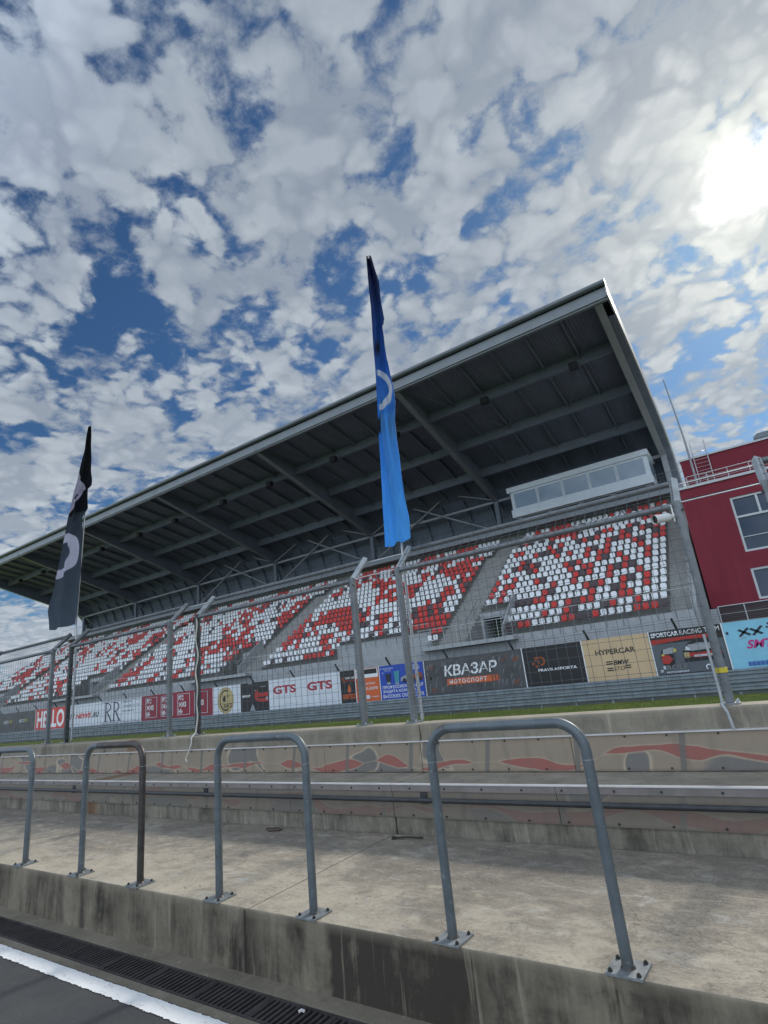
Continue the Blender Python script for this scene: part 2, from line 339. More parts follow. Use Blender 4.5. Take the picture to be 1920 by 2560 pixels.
# ------------------------------------------------------------------ mesh builder
class MB:
    def __init__(s): s.v = []; s.f = []; s.m = []; s.mi = 0
    def add(s, vs, fs):
        k = len(s.v); s.v += [tuple(v) for v in vs]
        for f in fs: s.f.append([i+k for i in f]); s.m.append(s.mi)
    def box(s, x0, x1, y0, y1, z0, z1):
        s.add([(x0, y0, z0), (x1, y0, z0), (x1, y1, z0), (x0, y1, z0), (x0, y0, z1), (x1, y0, z1), (x1, y1, z1), (x0, y1, z1)],
              [(0, 3, 2, 1), (4, 5, 6, 7), (0, 1, 5, 4), (1, 2, 6, 5), (2, 3, 7, 6), (3, 0, 4, 7)])
    def tube(s, pts, r, n=8, cap=True, up=None, r2=None):
        pts = [Vector(p) for p in pts]; rings = []
        a = None
        for i, p in enumerate(pts):
            d = ((pts[i+1]-p) if i == 0 else (p-pts[i-1]) if i == len(pts)-1 else ((pts[i+1]-p).normalized()+(p-pts[i-1]).normalized())).normalized()
            if a is None:
                a = Vector(up) if up else (Vector((0, 0, 1)) if abs(d.z) < .9 else Vector((1, 0, 0)))
            a = (a - d*a.dot(d))
            if a.length < 1e-6: a = d.orthogonal()
            a.normalize(); b_ = d.cross(a)
            rr = r if r2 is None else r + (r2-r)*i/(len(pts)-1)
            off = math.pi/4 if n == 4 else 0
            rings.append([p + a*rr*math.cos(off+2*math.pi*j/n) + b_*rr*math.sin(off+2*math.pi*j/n) for j in range(n)])
        vs = [v for R_ in rings for v in R_]; fs = []
        for i in range(len(rings)-1):
            for j in range(n):
                fs.append((i*n+j, i*n+(j+1) % n, (i+1)*n+(j+1) % n, (i+1)*n+j))
        if cap: fs.append(tuple(range(n))[::-1]); fs.append(tuple((len(rings)-1)*n+j for j in range(n)))
        s.add(vs, fs)
    def prism(s, poly, y0, y1, axis='y'):
        """outline extruded along an axis; poly in (x,z) for axis y, (y,z) for axis x, (x,y) for axis z"""
        n = len(poly)
        def mk(a, b_, c):
            return (a, c, b_) if axis == 'y' else (c, a, b_) if axis == 'x' else (a, b_, c)
        s.add([mk(a, b_, y0) for a, b_ in poly]+[mk(a, b_, y1) for a, b_ in poly],
              [tuple(range(n))[::-1], tuple(range(n, 2*n))]+[(i, (i+1) % n, n+(i+1) % n, n+i) for i in range(n)])
    def build(s, name, m, parent=None, smooth=False):
        me = bpy.data.meshes.new(name); me.from_pydata(s.v, [], s.f)
        ms = m if isinstance(m, (list, tuple)) else [m]
        for q in ms: me.materials.append(MATS[q])
        if len(ms) > 1: me.polygons.foreach_set('material_index', s.m)
        import bmesh
        bm = bmesh.new(); bm.from_mesh(me); bmesh.ops.recalc_face_normals(bm, faces=bm.faces); bm.to_mesh(me); bm.free()
        if smooth:
            me.polygons.foreach_set('use_smooth', [True]*len(me.polygons)); me.set_sharp_from_angle(angle=rad(38))
        me.update()
        o = bpy.data.objects.new(name, me); COL.objects.link(o)
        if parent: o.parent = parent
        return o
def bevel(o, wd=.01, seg=2):
    md = o.modifiers.new('bevel', 'BEVEL'); md.width = wd; md.segments = seg; md.limit_method = 'ANGLE'; md.angle_limit = rad(40); return o
def tag(o, label=None, cat=None, group=None, kind=None):
    if label: o['label'] = label
    if cat: o['category'] = cat
    if group: o['group'] = group
    if kind: o['kind'] = kind
    return o
def thing(name, label, cat, loc=(0, 0, 0), group=None):
    o = bpy.data.objects.new(name, None); COL.objects.link(o); o.location = loc; o.empty_display_size = .2
    return tag(o, label, cat, group)
def at(mb_obj, root):
    """keep world coordinates of a part when its thing's Empty is not at the origin"""
    mb_obj.matrix_parent_inverse = Matrix.Translation(-Vector(root.location)); return mb_obj
def part(mb, name, m, root, smooth=False, label=None):
    o = mb.build(name, m, root, smooth)
    if root.type == 'EMPTY': at(o, root)
    if label: o['label'] = label
    return o
def sub(mb, name, m, par, smooth=False):
    o = mb.build(name, m, None, smooth); o.parent = par; return o
def struct(mb, name, m, smooth=False, kind='structure'):
    o = mb.build(name, m, None, smooth); o['kind'] = kind; return o

# ------------------------------------------------------------------ the setting: ground, pit lane, track
ZP = -1.35; ZA = -1.726; ZT = -2.42
g = MB(); g.add([(-4000, -4000, -2.50), (4000, -4000, -2.50), (4000, 4000, -2.50), (-4000, 4000, -2.50)], [(0, 1, 2, 3)]); struct(g, 'ground', 'grass')
g = MB(); g.box(-70, 40, 5.6, 26.2, -2.48, ZT-.02); struct(g, 'track', 'asphalt')
g = MB(); g.box(-70, 40, -30, 2.510, -2.49, ZA); struct(g, 'pit_lane', 'asphalt')
# the painted line, ragged at both edges
g = MB(); N = 2600; x0, x1 = -24., 4.; vs = []; r1 = r2 = 0
for i in range(N+1):
    x = x0+(x1-x0)*i/N
    r1 = r1*.45+random.gauss(0, .0032); r2 = r2*.45+random.gauss(0, .0032)
    vs += [(x, 2.382+r1, ZA+.004), (x, 2.502+r2*.5-.003, ZA+.004)]
g.add(vs, [(2*i, 2*i+2, 2*i+3, 2*i+1) for i in range(N)]); struct(g, 'lane_line', 'line_paint')
# concrete strips either side of the drain
g = MB(); g.box(-70, 40, 2.512, 2.585, -2.49, ZA-.004); struct(g, 'lane_edge_strip', 'gutter_concrete')
g = MB(); g.box(-70, 40, 2.815, 2.93, -2.49, ZA+.012); struct(g, 'gutter_strip', 'gutter_concrete')
g = MB(); g.box(-70, 40, 2.587, 2.813, -2.49, ZA-.14); struct(g, 'drain_channel', 'dark_recess')
# drain grate
dg = thing('drain_grate', 'long dark slotted iron drain grate beside the white lane line', 'drain grate', (-6, 2.7, ZA))
mb = MB(); x = -16.
while x < 3.:
    mb.add([(x, 2.60, ZA-.028), (x+.020, 2.60, ZA-.028), (x+.020, 2.80, ZA-.028), (x, 2.80, ZA-.028), (x, 2.60, ZA-.003), (x+.020, 2.60, ZA-.003), (x+.020, 2.80, ZA-.003), (x, 2.80, ZA-.003)],
           [(0, 3, 2, 1), (4, 5, 6, 7), (0, 1, 5, 4), (1, 2, 6, 5), (2, 3, 7, 6), (3, 0, 4, 7)]); x += .042
mat('grate_iron', (.055, .05, .05), .6, .3, var=.4, vscale=9)
part(mb, 'grate_bars', 'grate_iron', dg)
for y0, y1 in ((2.588, 2.602), (2.798, 2.812)):
    mb = MB(); mb.box(-16, 3, y0, y1, ZA-.05, ZA+.001); part(mb, 'rim', 'grate_iron', dg)
for i in range(38): mb = MB(); mb.box(-16+.5*i, -16+.5*i+.022, 2.6025, 2.7975, ZA-.03, ZA-.001); part(mb, 'cross_bar', 'grate_iron', dg)

# raised platform slab (separate bays meet at joints) and its kerb face
g = MB(); g.box(-70, 40, 2.93, 4.70, -2.49, ZP)
pl = struct(g, 'platform', ['platform_concrete', 'kerb_concrete'])
for p_ in pl.data.polygons: p_.material_index = 1 if p_.normal.y < -.5 else 0
bevel(pl, .012, 3)
# thin dark joint grooves as recessed seams in the kerb
for i in range(-4, 3):
    g = MB(); xj = -3.355+6*i+ (0.0); g.box(xj-.006, xj+.006, 2.9285, 2.94, ZA+.012, ZP-.01); struct(g, 'kerb_joint', 'debris')

# ------------------------------------------------------------------ pit wall
pw = thing('pit_wall', 'long stepped concrete pit wall with painted panels behind the hoop rails', 'wall', (-5, 4.9, ZP))
mb = MB()
JX = [-64.0, -52, -40, -28, -15.3, -9.3, -3.3, 3.7, 16, 28, 39]
for a, b_ in zip(JX[:-1], JX[1:]): mb.box(a+.006, b_-.006, 4.71, 5.30, -2.49, -.935)
o = part(mb, 'step', 'base_concrete', pw); bevel(o, .01, 2)
mb = MB()
for a, b_ in zip(JX[:-1], JX[1:]): mb.box(a+.007, b_-.007, 5.302, 5.58, -2.49, -.46)
o = part(mb, 'upper_wall', 'wall_concrete', pw); bevel(o, .018, 3)
# painted sheet panels, one run on each step, with light top edges
edges = [-22.0, -19.1, -16.2, -13.3, -10.4, -7.5, -4.62, -3.3, -1.72, 1.2, 4.1]
for k, (a, b_) in enumerate(zip(edges[:-1], edges[1:])):
    mb = MB(); mb.box(a+.003, b_-.003, 5.283+.0016*(k % 2), 5.3015, -.925, -.64); part(mb, 'painted_panel', 'painted_panel_upper', pw)
    mb = MB(); mb.box(a+.002, b_-.002, 5.266, 5.3018, -.6385, -.628); part(mb, 'panel_edge', 'panel_edge', pw)
    mb = MB(); mb.box(a+.003, b_-.003, 4.693+.0016*(k % 2), 4.7095, -1.205, -.985); part(mb, 'painted_panel', 'painted_panel_lower', pw)
    mb = MB(); mb.box(a+.002, b_-.002, 4.682, 4.7095, -.984, -.932); part(mb, 'panel_edge', 'panel_edge', pw, label='dull capping strip with bolts')
mat('cap_dull', (.21, .19, .18), .5, var=.2, vscale=5)
for o in pw.children:
    if o.get('label'): o.data.materials[0] = MATS['cap_dull']
mb = MB(); mb.box(-22, 4.1, 4.676, 4.72, -.9315, -.922); part(mb, 'step_edge', 'panel_edge', pw)
mb = MB()
x = -21.8
while x < 4:
    for yy, zt in ((5.283, -.655), (5.283, -.905), (4.682, -.960), (4.693, -1.185)):
        xx = x+random.uniform(-.03, .03)
        mb.tube([(xx, yy-.007, zt), (xx, yy+.002, zt)], .0085, 8)
    x += .36
part(mb, 'panel_bolts', 'bolt', pw)
mb = MB(); mb.tube([(-22, 4.625, -1.045), (4.1, 4.625, -1.045)], .021, 10); part(mb, 'handrail_tube', 'dark_tube', pw, True)
for xb in (-20.9, -17.9, -14.9, -11.9, -9.0, -6.0, -2.95, -.2, 2.8):
    mb = MB(); mb.box(xb-.02, xb+.02, 4.625, 4.692, -1.06, -1.03); mb.box(xb-.035, xb+.035, 4.684, 4.6925, -1.085, -.99); part(mb, 'tube_bracket', 'dark_tube', pw)

# ------------------------------------------------------------------ hoop rails on the platform
def hoop(xl, xr, dark_right=False, lab=''):
    r = thing('hoop_rail', lab, 'hoop rail', ((xl+xr)/2, 3.0, ZP), 'galvanised hoop rails along the platform edge')
    R_ = .14; zt = ZP+1.055; pts = []
    for i in range(9):
        a = math.pi - i*math.pi/16; pts.append((xl+R_+R_*math.cos(a), 3.0, zt-R_+R_*math.sin(a)))
    right = []
    for i in range(9):
        a = math.pi/2 - i*math.pi/16; right.append((xr-R_+R_*math.cos(a), 3.0, zt-R_+R_*math.sin(a)))
    mb = MB(); mb.tube([(xl, 3.0, ZP+.012)]+pts+[((xl+xr)/2, 3.0, zt+.001)]+([] if dark_right else right+[(xr, 3.0, ZP+.012)]), .0265, 20)
    part(mb, 'hoop_tube', 'galvanised' if not dark_right else 'galvanised', r, True)
    if dark_right:
        mb = MB(); mb.tube([((xl+xr)/2-.25, 3.0, zt+.0012)]+right+[(xr, 3.0, ZP+.012)], .0268, 20); part(mb, 'hoop_tube', 'galvanised_dark', r, True, 'darkened right half of the hoop')
    for xx in (xl, xr):
        # couplers where the bend is welded on
        mb = MB(); mb.tube([(xx, 3.0, zt-R_-.04), (xx, 3.0, zt-R_-.034)], .0285, 16); part(mb, 'weld', 'base_steel', r, True)
        ang = random.uniform(-.06, .06); mb = MB(); h = .082
        c, s_ = math.cos(ang), math.sin(ang)
        def rp(a, b_): return (xx+a*c-b_*s_, 3.0+a*s_+b_*c)
        mb.prism([rp(-h, -h), rp(h, -h), rp(h, h), rp(-h, h)], ZP+.001, ZP+.011, 'z')
        bp = part(mb, 'base_plate', 'base_steel', r)
        mb = MB(); mb.tube([(xx, 3.0, ZP+.0112), (xx, 3.0, ZP+.02)], .034, 16, r2=.027); o = part(mb, 'weld', 'galvanised_dark', r, True)
        for q in ((-1, -1), (1, -1), (1, 1), (-1, 1)):
            bx, by = rp(q[0]*.062, q[1]*.062)
            mb = MB(); mb.tube([(bx, by, ZP+.0112), (bx, by, ZP+.0205)], .0105, 6); mb.tube([(bx, by, ZP+.0207), (bx, by, ZP+.026)], .0055, 6)
            ob = sub(mb, 'bolt', 'bolt', bp)
hoop(-1.804, -.908, False, 'nearest and largest grey hoop rail, at the right of the platform')
hoop(-3.696, -2.797, False, 'grey hoop rail standing over the platform joint, second nearest')
hoop(-5.563, -4.663, True, 'hoop rail whose right leg is dark and stained')
hoop(-7.45, -6.60, False, 'farthest hoop rail, cut by the left edge of the photo')

# small debris on the slab
mb = MB(); pts = [(-4.74+.10*math.cos(a)*(1+.1*math.sin(3*a)), 4.90+.05*math.sin(a), ZP+.010+.004*math.sin(5*a)) for a in [i*.35 for i in range(30)]]
pts = [(p[0], p[1]-.35, p[2]) for p in pts]
mb.tube(pts, .006, 6); tag(mb.build('wire_coil', 'rust_debris', None, True), 'small coil of rusty wire on the platform near the wall', 'wire')
mb = MB(); mb.tube([(-3.22, 4.545, ZP+.012), (-3.1, 4.56, ZP+.02), (-2.95, 4.60, ZP+.014)], .008, 6); mb.tube([(-3.24, 4.54, ZP+.012), (-3.205, 4.548, ZP+.012)], .016, 6)
tag(mb.build('bolt_rod', 'debris', None, True), 'thin black rod lying at the wall foot beside the joint', 'rod')
mb = MB(); mb.tube([(-2.72, 2.75, ZA+.001), (-2.705, 2.757, ZA+.009), (-2.69, 2.765, ZA+.001)], .008, 6); tag(mb.build('pebble', 'panel_edge', None, True), 'tiny white stone lying on the drain grate', 'stone')

# ------------------------------------------------------------------ fence on the pit wall
YF = 5.44; ZB = -.46; ZTOP = 1.27; TIPY = YF+.315; TIPZ = 1.535
def fence_section(xa, lab, mat_l='fence_steel', mat_r='fence_steel'):
    xb = xa+3.01
    r = thing('fence_section', lab, 'fence', ((xa+xb)/2, YF, ZB), 'mesh fence sections on the pit wall')
    for xx, mm, s_ in ((xa, mat_l, 1), (xb, mat_r, -1)):
        mb = MB(); mb.box(xx-.032, xx+.032, YF-.032, YF+.032, ZB+.012, ZTOP); post = part(mb, 'post', mm, r); bevel(post, .006, 2)
        mb = MB(); mb.box(xx-.07, xx+.07, YF-.075, YF+.075, ZB+.001, ZB+.013); part(mb, 'base_plate', 'base_steel', r)
        mb = MB()
        for a in (-1, 1):
            for b_ in (-1, 1): mb.tube([(xx+.054*a, YF+.058*b_, ZB+.0132), (xx+.054*a, YF+.058*b_, ZB+.035)], .010, 6)
        part(mb, 'anchor_bolts', 'fence_steel_light', r)
        mb = MB(); mb.tube([(xx, YF, ZTOP-.03), (xx, TIPY, TIPZ+.012)], .040, 4, up=(1, 1, 0)); o = part(mb, 'arm', 'fence_steel_light' if xa > -8.5 else 'fence_steel', r)
        mb = MB(); mb.tube([(xx-.04*s_, YF-.038, ZTOP-.10), (xx-.04*s_, YF-.055, ZTOP-.10)], .012, 8); part(mb, 'bolt', 'bolt', r)
    mb = MB(); mb.tube([(xa+.037, YF, ZTOP-.04), (xb-.037, YF, ZTOP-.04)], .030, 10); part(mb, 'rail', 'fence_steel', r, True)
    mb = MB(); mb.tube([(xa+.035, TIPY, TIPZ-.015), (xb-.035, TIPY, TIPZ-.015)], .030, 10); part(mb, 'rail', 'fence_steel', r, True)
    mb = MB(); yw = YF-.052; n = 30
    for i in range(n+1):
        x = xa+.02+(xb-xa-.04)*i/n
        mb.tube([(x, yw, ZB+.09), (x, yw, ZTOP-.03), (x, TIPY-.045, TIPZ)], .0024, 4, cap=False)
    z = ZB+.10
    while z < ZTOP: mb.tube([(xa, yw-.004, z), (xb, yw-.004, z)], .0024, 4, cap=False); z += .0985
    for k in (.35, .7, 1.):
        mb.tube([(xa, yw+(TIPY-.045-yw)*k-.004, ZTOP-.03+(TIPZ-ZTOP+.03)*k), (xb, yw+(TIPY-.045-yw)*k-.004, ZTOP-.03+(TIPZ-ZTOP+.03)*k)], .0024, 4, cap=False)
    part(mb, 'mesh_panel', 'wire', r)
    for z0, yy in ((ZTOP-.02, YF), (TIPZ-.04, TIPY)):
        mb = MB(); mb.tube([(xa-.64, yy, z0), (xa-.038, yy, z0)], .006, 6); part(mb, 'gap_cable', 'cable_bright', r)
    return r
fence_section(-3.43, 'fence section at the right, with the white camera on its right post')
fence_section(-7.12, 'fence section between the two flags, white rope down its left post', 'fence_steel_dark', 'fence_steel')
fence_section(-10.81, 'fence section right of the black flag, pale steel right post', 'fence_steel_dark', 'fence_steel')
fence_section(-14.50, 'fence section cut by the left edge of the photo')
fence_section(-18.19, 'fence section farthest left on the pit wall')
fence_section(.26, 'fence section past the right frame edge in front of the red building', 'fence_steel')

# drain pipe clipped to the right post
mb = MB(); mb.tube([(-.475, YF-.06, .1), (-.47, YF-.065, -.40), (-.465, 5.27, -.452), (-.445, 5.258, -.50), (-.43, 5.255, -.628)], .011, 8)
cp = tag(mb.build('cable_pipe', 'fence_steel_light', None, True), 'thin grey pipe running down the right fence post and over the wall edge', 'pipe')
mb = MB(); mb.box(-.462, -.378, YF-.042, YF+.042, ZB+.245, ZB+.285)
tag(mb.build('yellow_tape_band', 'yellow_tape', None), 'yellow tape wrapped round the foot of the right fence post', 'tape')

# security camera
cc = thing('security_camera', 'white bullet security camera on the right fence post', 'camera', (-.47, 5.36, 1.10))
def frame_tube(mb, a, b_, r0, n=16, r2=None): mb.tube([a, b_], r0, n, r2=r2)
A = Vector((-.505, 5.36, 1.125)); dcam = Vector((-.66, -.70, -.12)).normalized()
mb = MB(); mb.tube([A+dcam*.0, A+dcam*.125], .038, 20); mb.tube([A, A-dcam*.025], .038, 20, r2=.024); part(mb, 'housing', 'cam_white', cc, True)
mb = MB(); mb.tube([A+dcam*.12, A+dcam*.150], .0415, 20, cap=False); mb.tube([A+dcam*.12, A+dcam*.150], .038, 20, cap=False); part(mb, 'hood', 'cam_white', cc, True)
mb = MB(); mb.tube([A+dcam*.126, A+dcam*.129], .037, 20); part(mb, 'lens', 'lens_black', cc, True)
mb = MB(); mb.tube([A-dcam*.02, (-.478, 5.40, 1.13), (-.462, 5.42, 1.15)], .016, 10); mb.box(-.468, -.457, 5.385, 5.46, 1.08, 1.23); part(mb, 'bracket', 'cam_white', cc, True)

# white rope down the post at x=-7.12
mb = MB(); pts = []
for i in range(22):
    z = 1.20-1.62*i/21; pts.append((-7.085+.018*math.sin(i*1.1), YF-.045-.01*math.sin(i*.7), z))
pts += [(-7.07, 5.33, -.44), (-7.06, 5.285, -.47), (-7.02, 5.25, -.55), (-7.05, 5.235, -.64), (-7.10, 5.22, -.74), (-7.06, 5.21, -.78)]
mb.tube(pts, .0095, 8); tag(mb.build('rope', 'rope', None, True), 'white rope tied down a dark fence post and hanging over the pit wall', 'rope')
mb = MB(); pts = [(-7.75+.045*i, YF-.05-.02*math.sin(i*.3), .80+.05*math.sin(i*.4)-.006*i*i*.4) for i in range(10)]
mb.tube(pts, .004, 6); tag(mb.build('loose_cable', 'cable_bright', None, True), 'thin pale cable end curling from the pale fence post', 'cable')

# ------------------------------------------------------------------ flags
def interp(L, z):
    if z >= L[0][1]: return L[0][0]
    for (xa, za), (xb, zb) in zip(L[:-1], L[1:]):
        if za >= z >= zb: return xa+(xb-xa)*(za-z)/max(1e-6, za-zb)
    return L[-1][0]
def f_flag(kind):
    def f(t, b):
        uv = t.n.new('ShaderNodeUVMap').outputs[0]; u, v, _ = t.sep(uv)
        def ring(cu, cv, ru, rv, w0):
            a = t.math('DIVIDE', t.math('SUBTRACT', u, cu), ru); c_ = t.math('DIVIDE', t.math('SUBTRACT', v, cv), rv)
            d = t.math('SQRT', t.math('ADD', t.math('MULTIPLY', a, a), t.math('MULTIPLY', c_, c_)))
            return t.mr(t.math('ABSOLUTE', t.math('SUBTRACT', d, 1.)), w0, w0*.85), d
        def rect(u0, u1, v0, v1, e=.008):
            g_ = t.math('MULTIPLY', t.mr(u, u0-e, u0+e), t.mr(u, u1-e, u1+e, 1, 0))
            return t.math('MULTIPLY', g_, t.math('MULTIPLY', t.mr(v, v0-e, v0+e), t.mr(v, v1-e, v1+e, 1, 0)))
        n = t.noise(t.comb(u, v, 0.), 9, 4)
        if kind == 'blue':
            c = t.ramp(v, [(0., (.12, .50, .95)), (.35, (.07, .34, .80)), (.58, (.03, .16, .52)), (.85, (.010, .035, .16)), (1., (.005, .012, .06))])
            r_, d = ring(-.08, .495, .88, .068, .15)
            r_ = t.math('MULTIPLY', r_, t.mr(u, .22, .26))
            c = t.mix(r_, c, (.62, .68, .76))
            c = t.mix(rect(-.1, .33, .36, .41), c, (.012, .02, .035))
            c = t.mix(t.math('MULTIPLY', rect(.22, .50, .62, .665, .014), .9), c, (.012, .012, .02))
            c = t.mix(t.math('MULTIPLY', rect(.62, 1.2, .32, .42, .05), .45), c, (.10, .13, .20))
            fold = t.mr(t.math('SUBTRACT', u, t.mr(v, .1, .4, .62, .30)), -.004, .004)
            c = t.mix(t.math('MULTIPLY', fold, t.mr(v, .42, .40, 0., .28)), c, (.22, .60, .90))  # light on one side of the diagonal fold, put into the colour
        else:
            c = t.ramp(v, [(0., (.085, .11, .14)), (.3, (.06, .075, .10)), (.54, (.04, .05, .065)), (.555, (.004, .005, .007)), (1., (.003, .003, .004))])
            r_, d = ring(.10, .355, .60, .088, .27)
            c = t.mix(r_, c, (.50, .50, .60))
            lil = t.math('MULTIPLY', t.mr(t.math('ADD', v, t.math('MULTIPLY', u, -.10)), .565, .57), t.mr(t.math('ADD', v, t.math('MULTIPLY', u, .14)), .765, .77, 1, 0))
            lil = t.math('MULTIPLY', lil, t.mr(t.math('ADD', u, t.math('MULTIPLY', t.math('ABSOLUTE', t.math('SUBTRACT', v, .66)), 4.)), .66, .68, 1, 0))
            c = t.mix(lil, c, (.34, .32, .40))
            dm = t.math('ADD', t.math('ABSOLUTE', t.math('SUBTRACT', u, .30)), t.math('MULTIPLY', t.math('ABSOLUTE', t.math('SUBTRACT', v, .640)), 9.))
            c = t.mix(t.mr(dm, .18, .2, 1, 0), c, (.005, .006, .01))
        c = t.mix(t.mr(n, .4, .7, 0, .12), c, (.02, .03, .05))
        t.l.new(c, b.inputs['Base Color']); b.inputs['Roughness'].default_value = .55 if kind == 'blue' else .9; t.l.new(t.bump(t.noise(t.comb(t.math('MULTIPLY', u, 3.), t.math('MULTIPLY', v, 7.), 0.), 2.2, 5, .6, 1.5), .8, .05), b.inputs['Normal']); b.inputs['Specular IOR Level'].default_value = .3 if kind == 'blue' else .08
        tr = t.n.new('ShaderNodeBsdfTranslucent'); t.l.new(c, tr.inputs[0])
        mx = t.n.new('ShaderNodeMixShader'); mx.inputs[0].default_value = .5 if kind == 'blue' else .2
        t.l.new(b.outputs[0], mx.inputs[1]); t.l.new(tr.outputs[0], mx.inputs[2])
        out = [q for q in t.n if q.type == 'OUTPUT_MATERIAL'][0]; t.l.new(mx.outputs[0], out.inputs[0])
    return f
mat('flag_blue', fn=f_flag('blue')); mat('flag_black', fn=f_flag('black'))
def flag(L, R_, y, m, label, pole, fold, nu=30, nv=150, seed=0):
    r = thing('flag', label, 'flag', (pole[-1][0], y, pole[-1][1]))
    zt, zb = max(L[0][1], R_[0][1]), (L[-1][1]+R_[-1][1])/2
    vs, fs, uvs = [], [], []
    for side in (0, 1):
        for i in range(nv+1):
            f = i/nv
            zl = L[0][1]+(L[-1][1]-L[0][1])*f; zr = R_[0][1]+(R_[-1][1]-R_[0][1])*f
            xl, xr = interp(L, zl), interp(R_, zr)
            for j in range(nu+1):
                u = j/nu; z = zl+(zr-zl)*u
                yy = y + fold(u, 1-f) + (.0016 if side else -.0016)
                if f > .985: z += .012*math.sin(u*13+seed)
                vs.append((xl+(xr-xl)*u, yy, z)); uvs.append((u, 1-f))
    st = nu+1; off = (nv+1)*st
    for i in range(nv):
        for j in range(nu):
            a = i*st+j; fs.append((a, a+1, a+st+1, a+st)); fs.append((off+a, off+a+st, off+a+st+1, off+a+1))
    for i in range(nv):
        for j in (0, nu): a = i*st+j; fs.append((a, a+st, off+a+st, off+a))
    for j in range(nu):
        for i in (0, nv): a = i*st+j; fs.append((a, a+1, off+a+1, off+a))
    mb = MB(); mb.add(vs, fs); o = mb.build('flag_cloth', m, r, True); at(o, r)
    ul = o.data.uv_layers.new(name='UVMap')
    for lp in o.data.loops: ul.data[lp.index].uv = uvs[lp.vertex_index]
    mb = MB(); mb.tube([(p_[0], y+.045+.05*i_/3, p_[1]) for i_, p_ in enumerate(pole)], .011, 10, r2=.019); part(mb, 'pole', 'rail_light', r, True)
    mb = MB(); mb.tube([(pole[0][0], y+.03, pole[0][1]-.01), (pole[0][0], y+.03, pole[0][1]+.03)], .016, 8, r2=.006); part(mb, 'pole_cap', 'lamp_black', r, True)
    return r
BL = [(-3.407, 5.79), (-3.418, 5.362), (-3.429, 4.946), (-3.486, 4.26), (-3.516, 3.706), (-3.54, 3.17), (-3.572, 2.659), (-3.611, 2.069), (-3.626, 1.556)]
BR = [(-3.335, 5.77), (-3.25, 5.267), (-3.245, 4.898), (-3.220, 4.63), (-3.268, 4.577), (-3.266, 4.482), (-3.265, 4.068), (-3.235, 3.655), (-3.233, 3.374), (-3.277, 3.158), (-3.276, 2.909), (-3.272, 2.563), (-3.275, 2.171), (-3.25, 1.879), (-3.264, 1.59)]
def fold_b(u, v):
    # gathers near the top, one long diagonal fold in the lower half
    k = .4 if v > .45 else .62-.9*max(0, v-.05)
    a = (.05*math.sin(u*8+v*4) + .020*math.sin(u*21+v*13))*(.35+.35*v)
    return a - .05*max(0, 1-abs(u-k)/.12)*(1-v) + .006*math.sin(v*60+u*5)*math.exp(-((u-.85)/.2)**2)
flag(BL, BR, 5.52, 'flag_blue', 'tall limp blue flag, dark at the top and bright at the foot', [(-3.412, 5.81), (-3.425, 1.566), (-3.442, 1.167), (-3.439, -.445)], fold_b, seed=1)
KL = [(-10.855, 5.817), (-10.936, 5.34), (-11.145, 4.763), (-11.287, 4.415), (-11.42, 4.066), (-11.51, 3.733), (-11.599, 3.402), (-11.761, 2.815), (-11.832, 2.535), (-11.967, 2.245), (-12.008, 2.074), (-11.886, 1.68)]
KR = [(-10.712, 5.80), (-10.65, 5.244), (-10.599, 4.717), (-10.55, 4.512), (-10.568, 4.399), (-10.70, 4.367), (-10.657, 3.935), (-10.857, 3.803), (-10.834, 3.591), (-10.802, 2.738), (-10.844, 2.209), (-10.876, 1.899), (-10.92, 1.657)]
def fold_k(u, v):
    return (.07*math.sin(u*9+v*1.5)*(1-.85*v) + .02*math.sin(u*19+v*5)*(1-v))*(.35+.65*math.sin(math.pi*u)) + .004*math.sin(v*45+u*9)
flag(KL, KR, 5.52, 'flag_black', 'limp black flag with pale letter shapes, at the left', [(-10.788, 5.82), (-10.968, 1.664), (-10.971, 1.418), (-10.955, -.418)], fold_k, seed=3)

# ------------------------------------------------------------------ far side of the track: verge, guard rail, boards
g = MB(); g.add([(-170, 26.2, ZT), (40, 26.2, ZT), (40, 33.2, ZT+.03), (-170, 33.2, ZT+.03)], [(0, 1, 2, 3)]); struct(g, 'grass_verge', 'grass')
rg = random.Random(3); vs = []; fs = []
for i in range(26000):
    y = rg.uniform(26.6, 32.9); x = rg.uniform(-62, 5) if rg.random() < .45 else rg.uniform(-26, 3); h = rg.uniform(.03, .10); wd = rg.uniform(.008, .02); a = rg.uniform(0, 3.14)
    c, s_ = math.cos(a)*wd, math.sin(a)*wd; k = len(vs)
    vs += [(x-c, y-s_, ZT), (x+c, y+s_, ZT), (x+rg.gauss(0, .03), y+rg.gauss(0, .03), ZT+h)]; fs.append((k, k+1, k+2))
g = MB(); g.add(vs, fs); me_ = g.build('grass', 'grass_blade'); me_['kind'] = 'stuff'

gr = thing('guard_rail', 'triple steel guard rail running along the far edge of the track', 'guard rail', (-20, 32.9, ZT))
def wbeam(z):
    prof = [(0, -.155), (.02, -.14), (.075, -.10), (.075, -.06), (.02, -.02), (.02, .02), (.075, .06), (.075, .10), (.02, .14), (0, .155), (-.004, .155), (-.004, -.155)]
    return [(32.92-a, z+b_) for a, b_ in prof]
for k, z in enumerate((-1.36, -1.73, -2.08)):
    mb = MB(); x = -112
    while x < 16:
        mb.prism(wbeam(z), x, x+3.985, 'x'); x += 4
    part(mb, 'beam', 'guard_steel', gr)
x = -110
while x < 16: mb = MB(); mb.box(x-.05, x+.05, 32.93, 33.05, -2.5, -1.2); x += 2; part(mb, 'guard_post', 'guard_steel', gr)

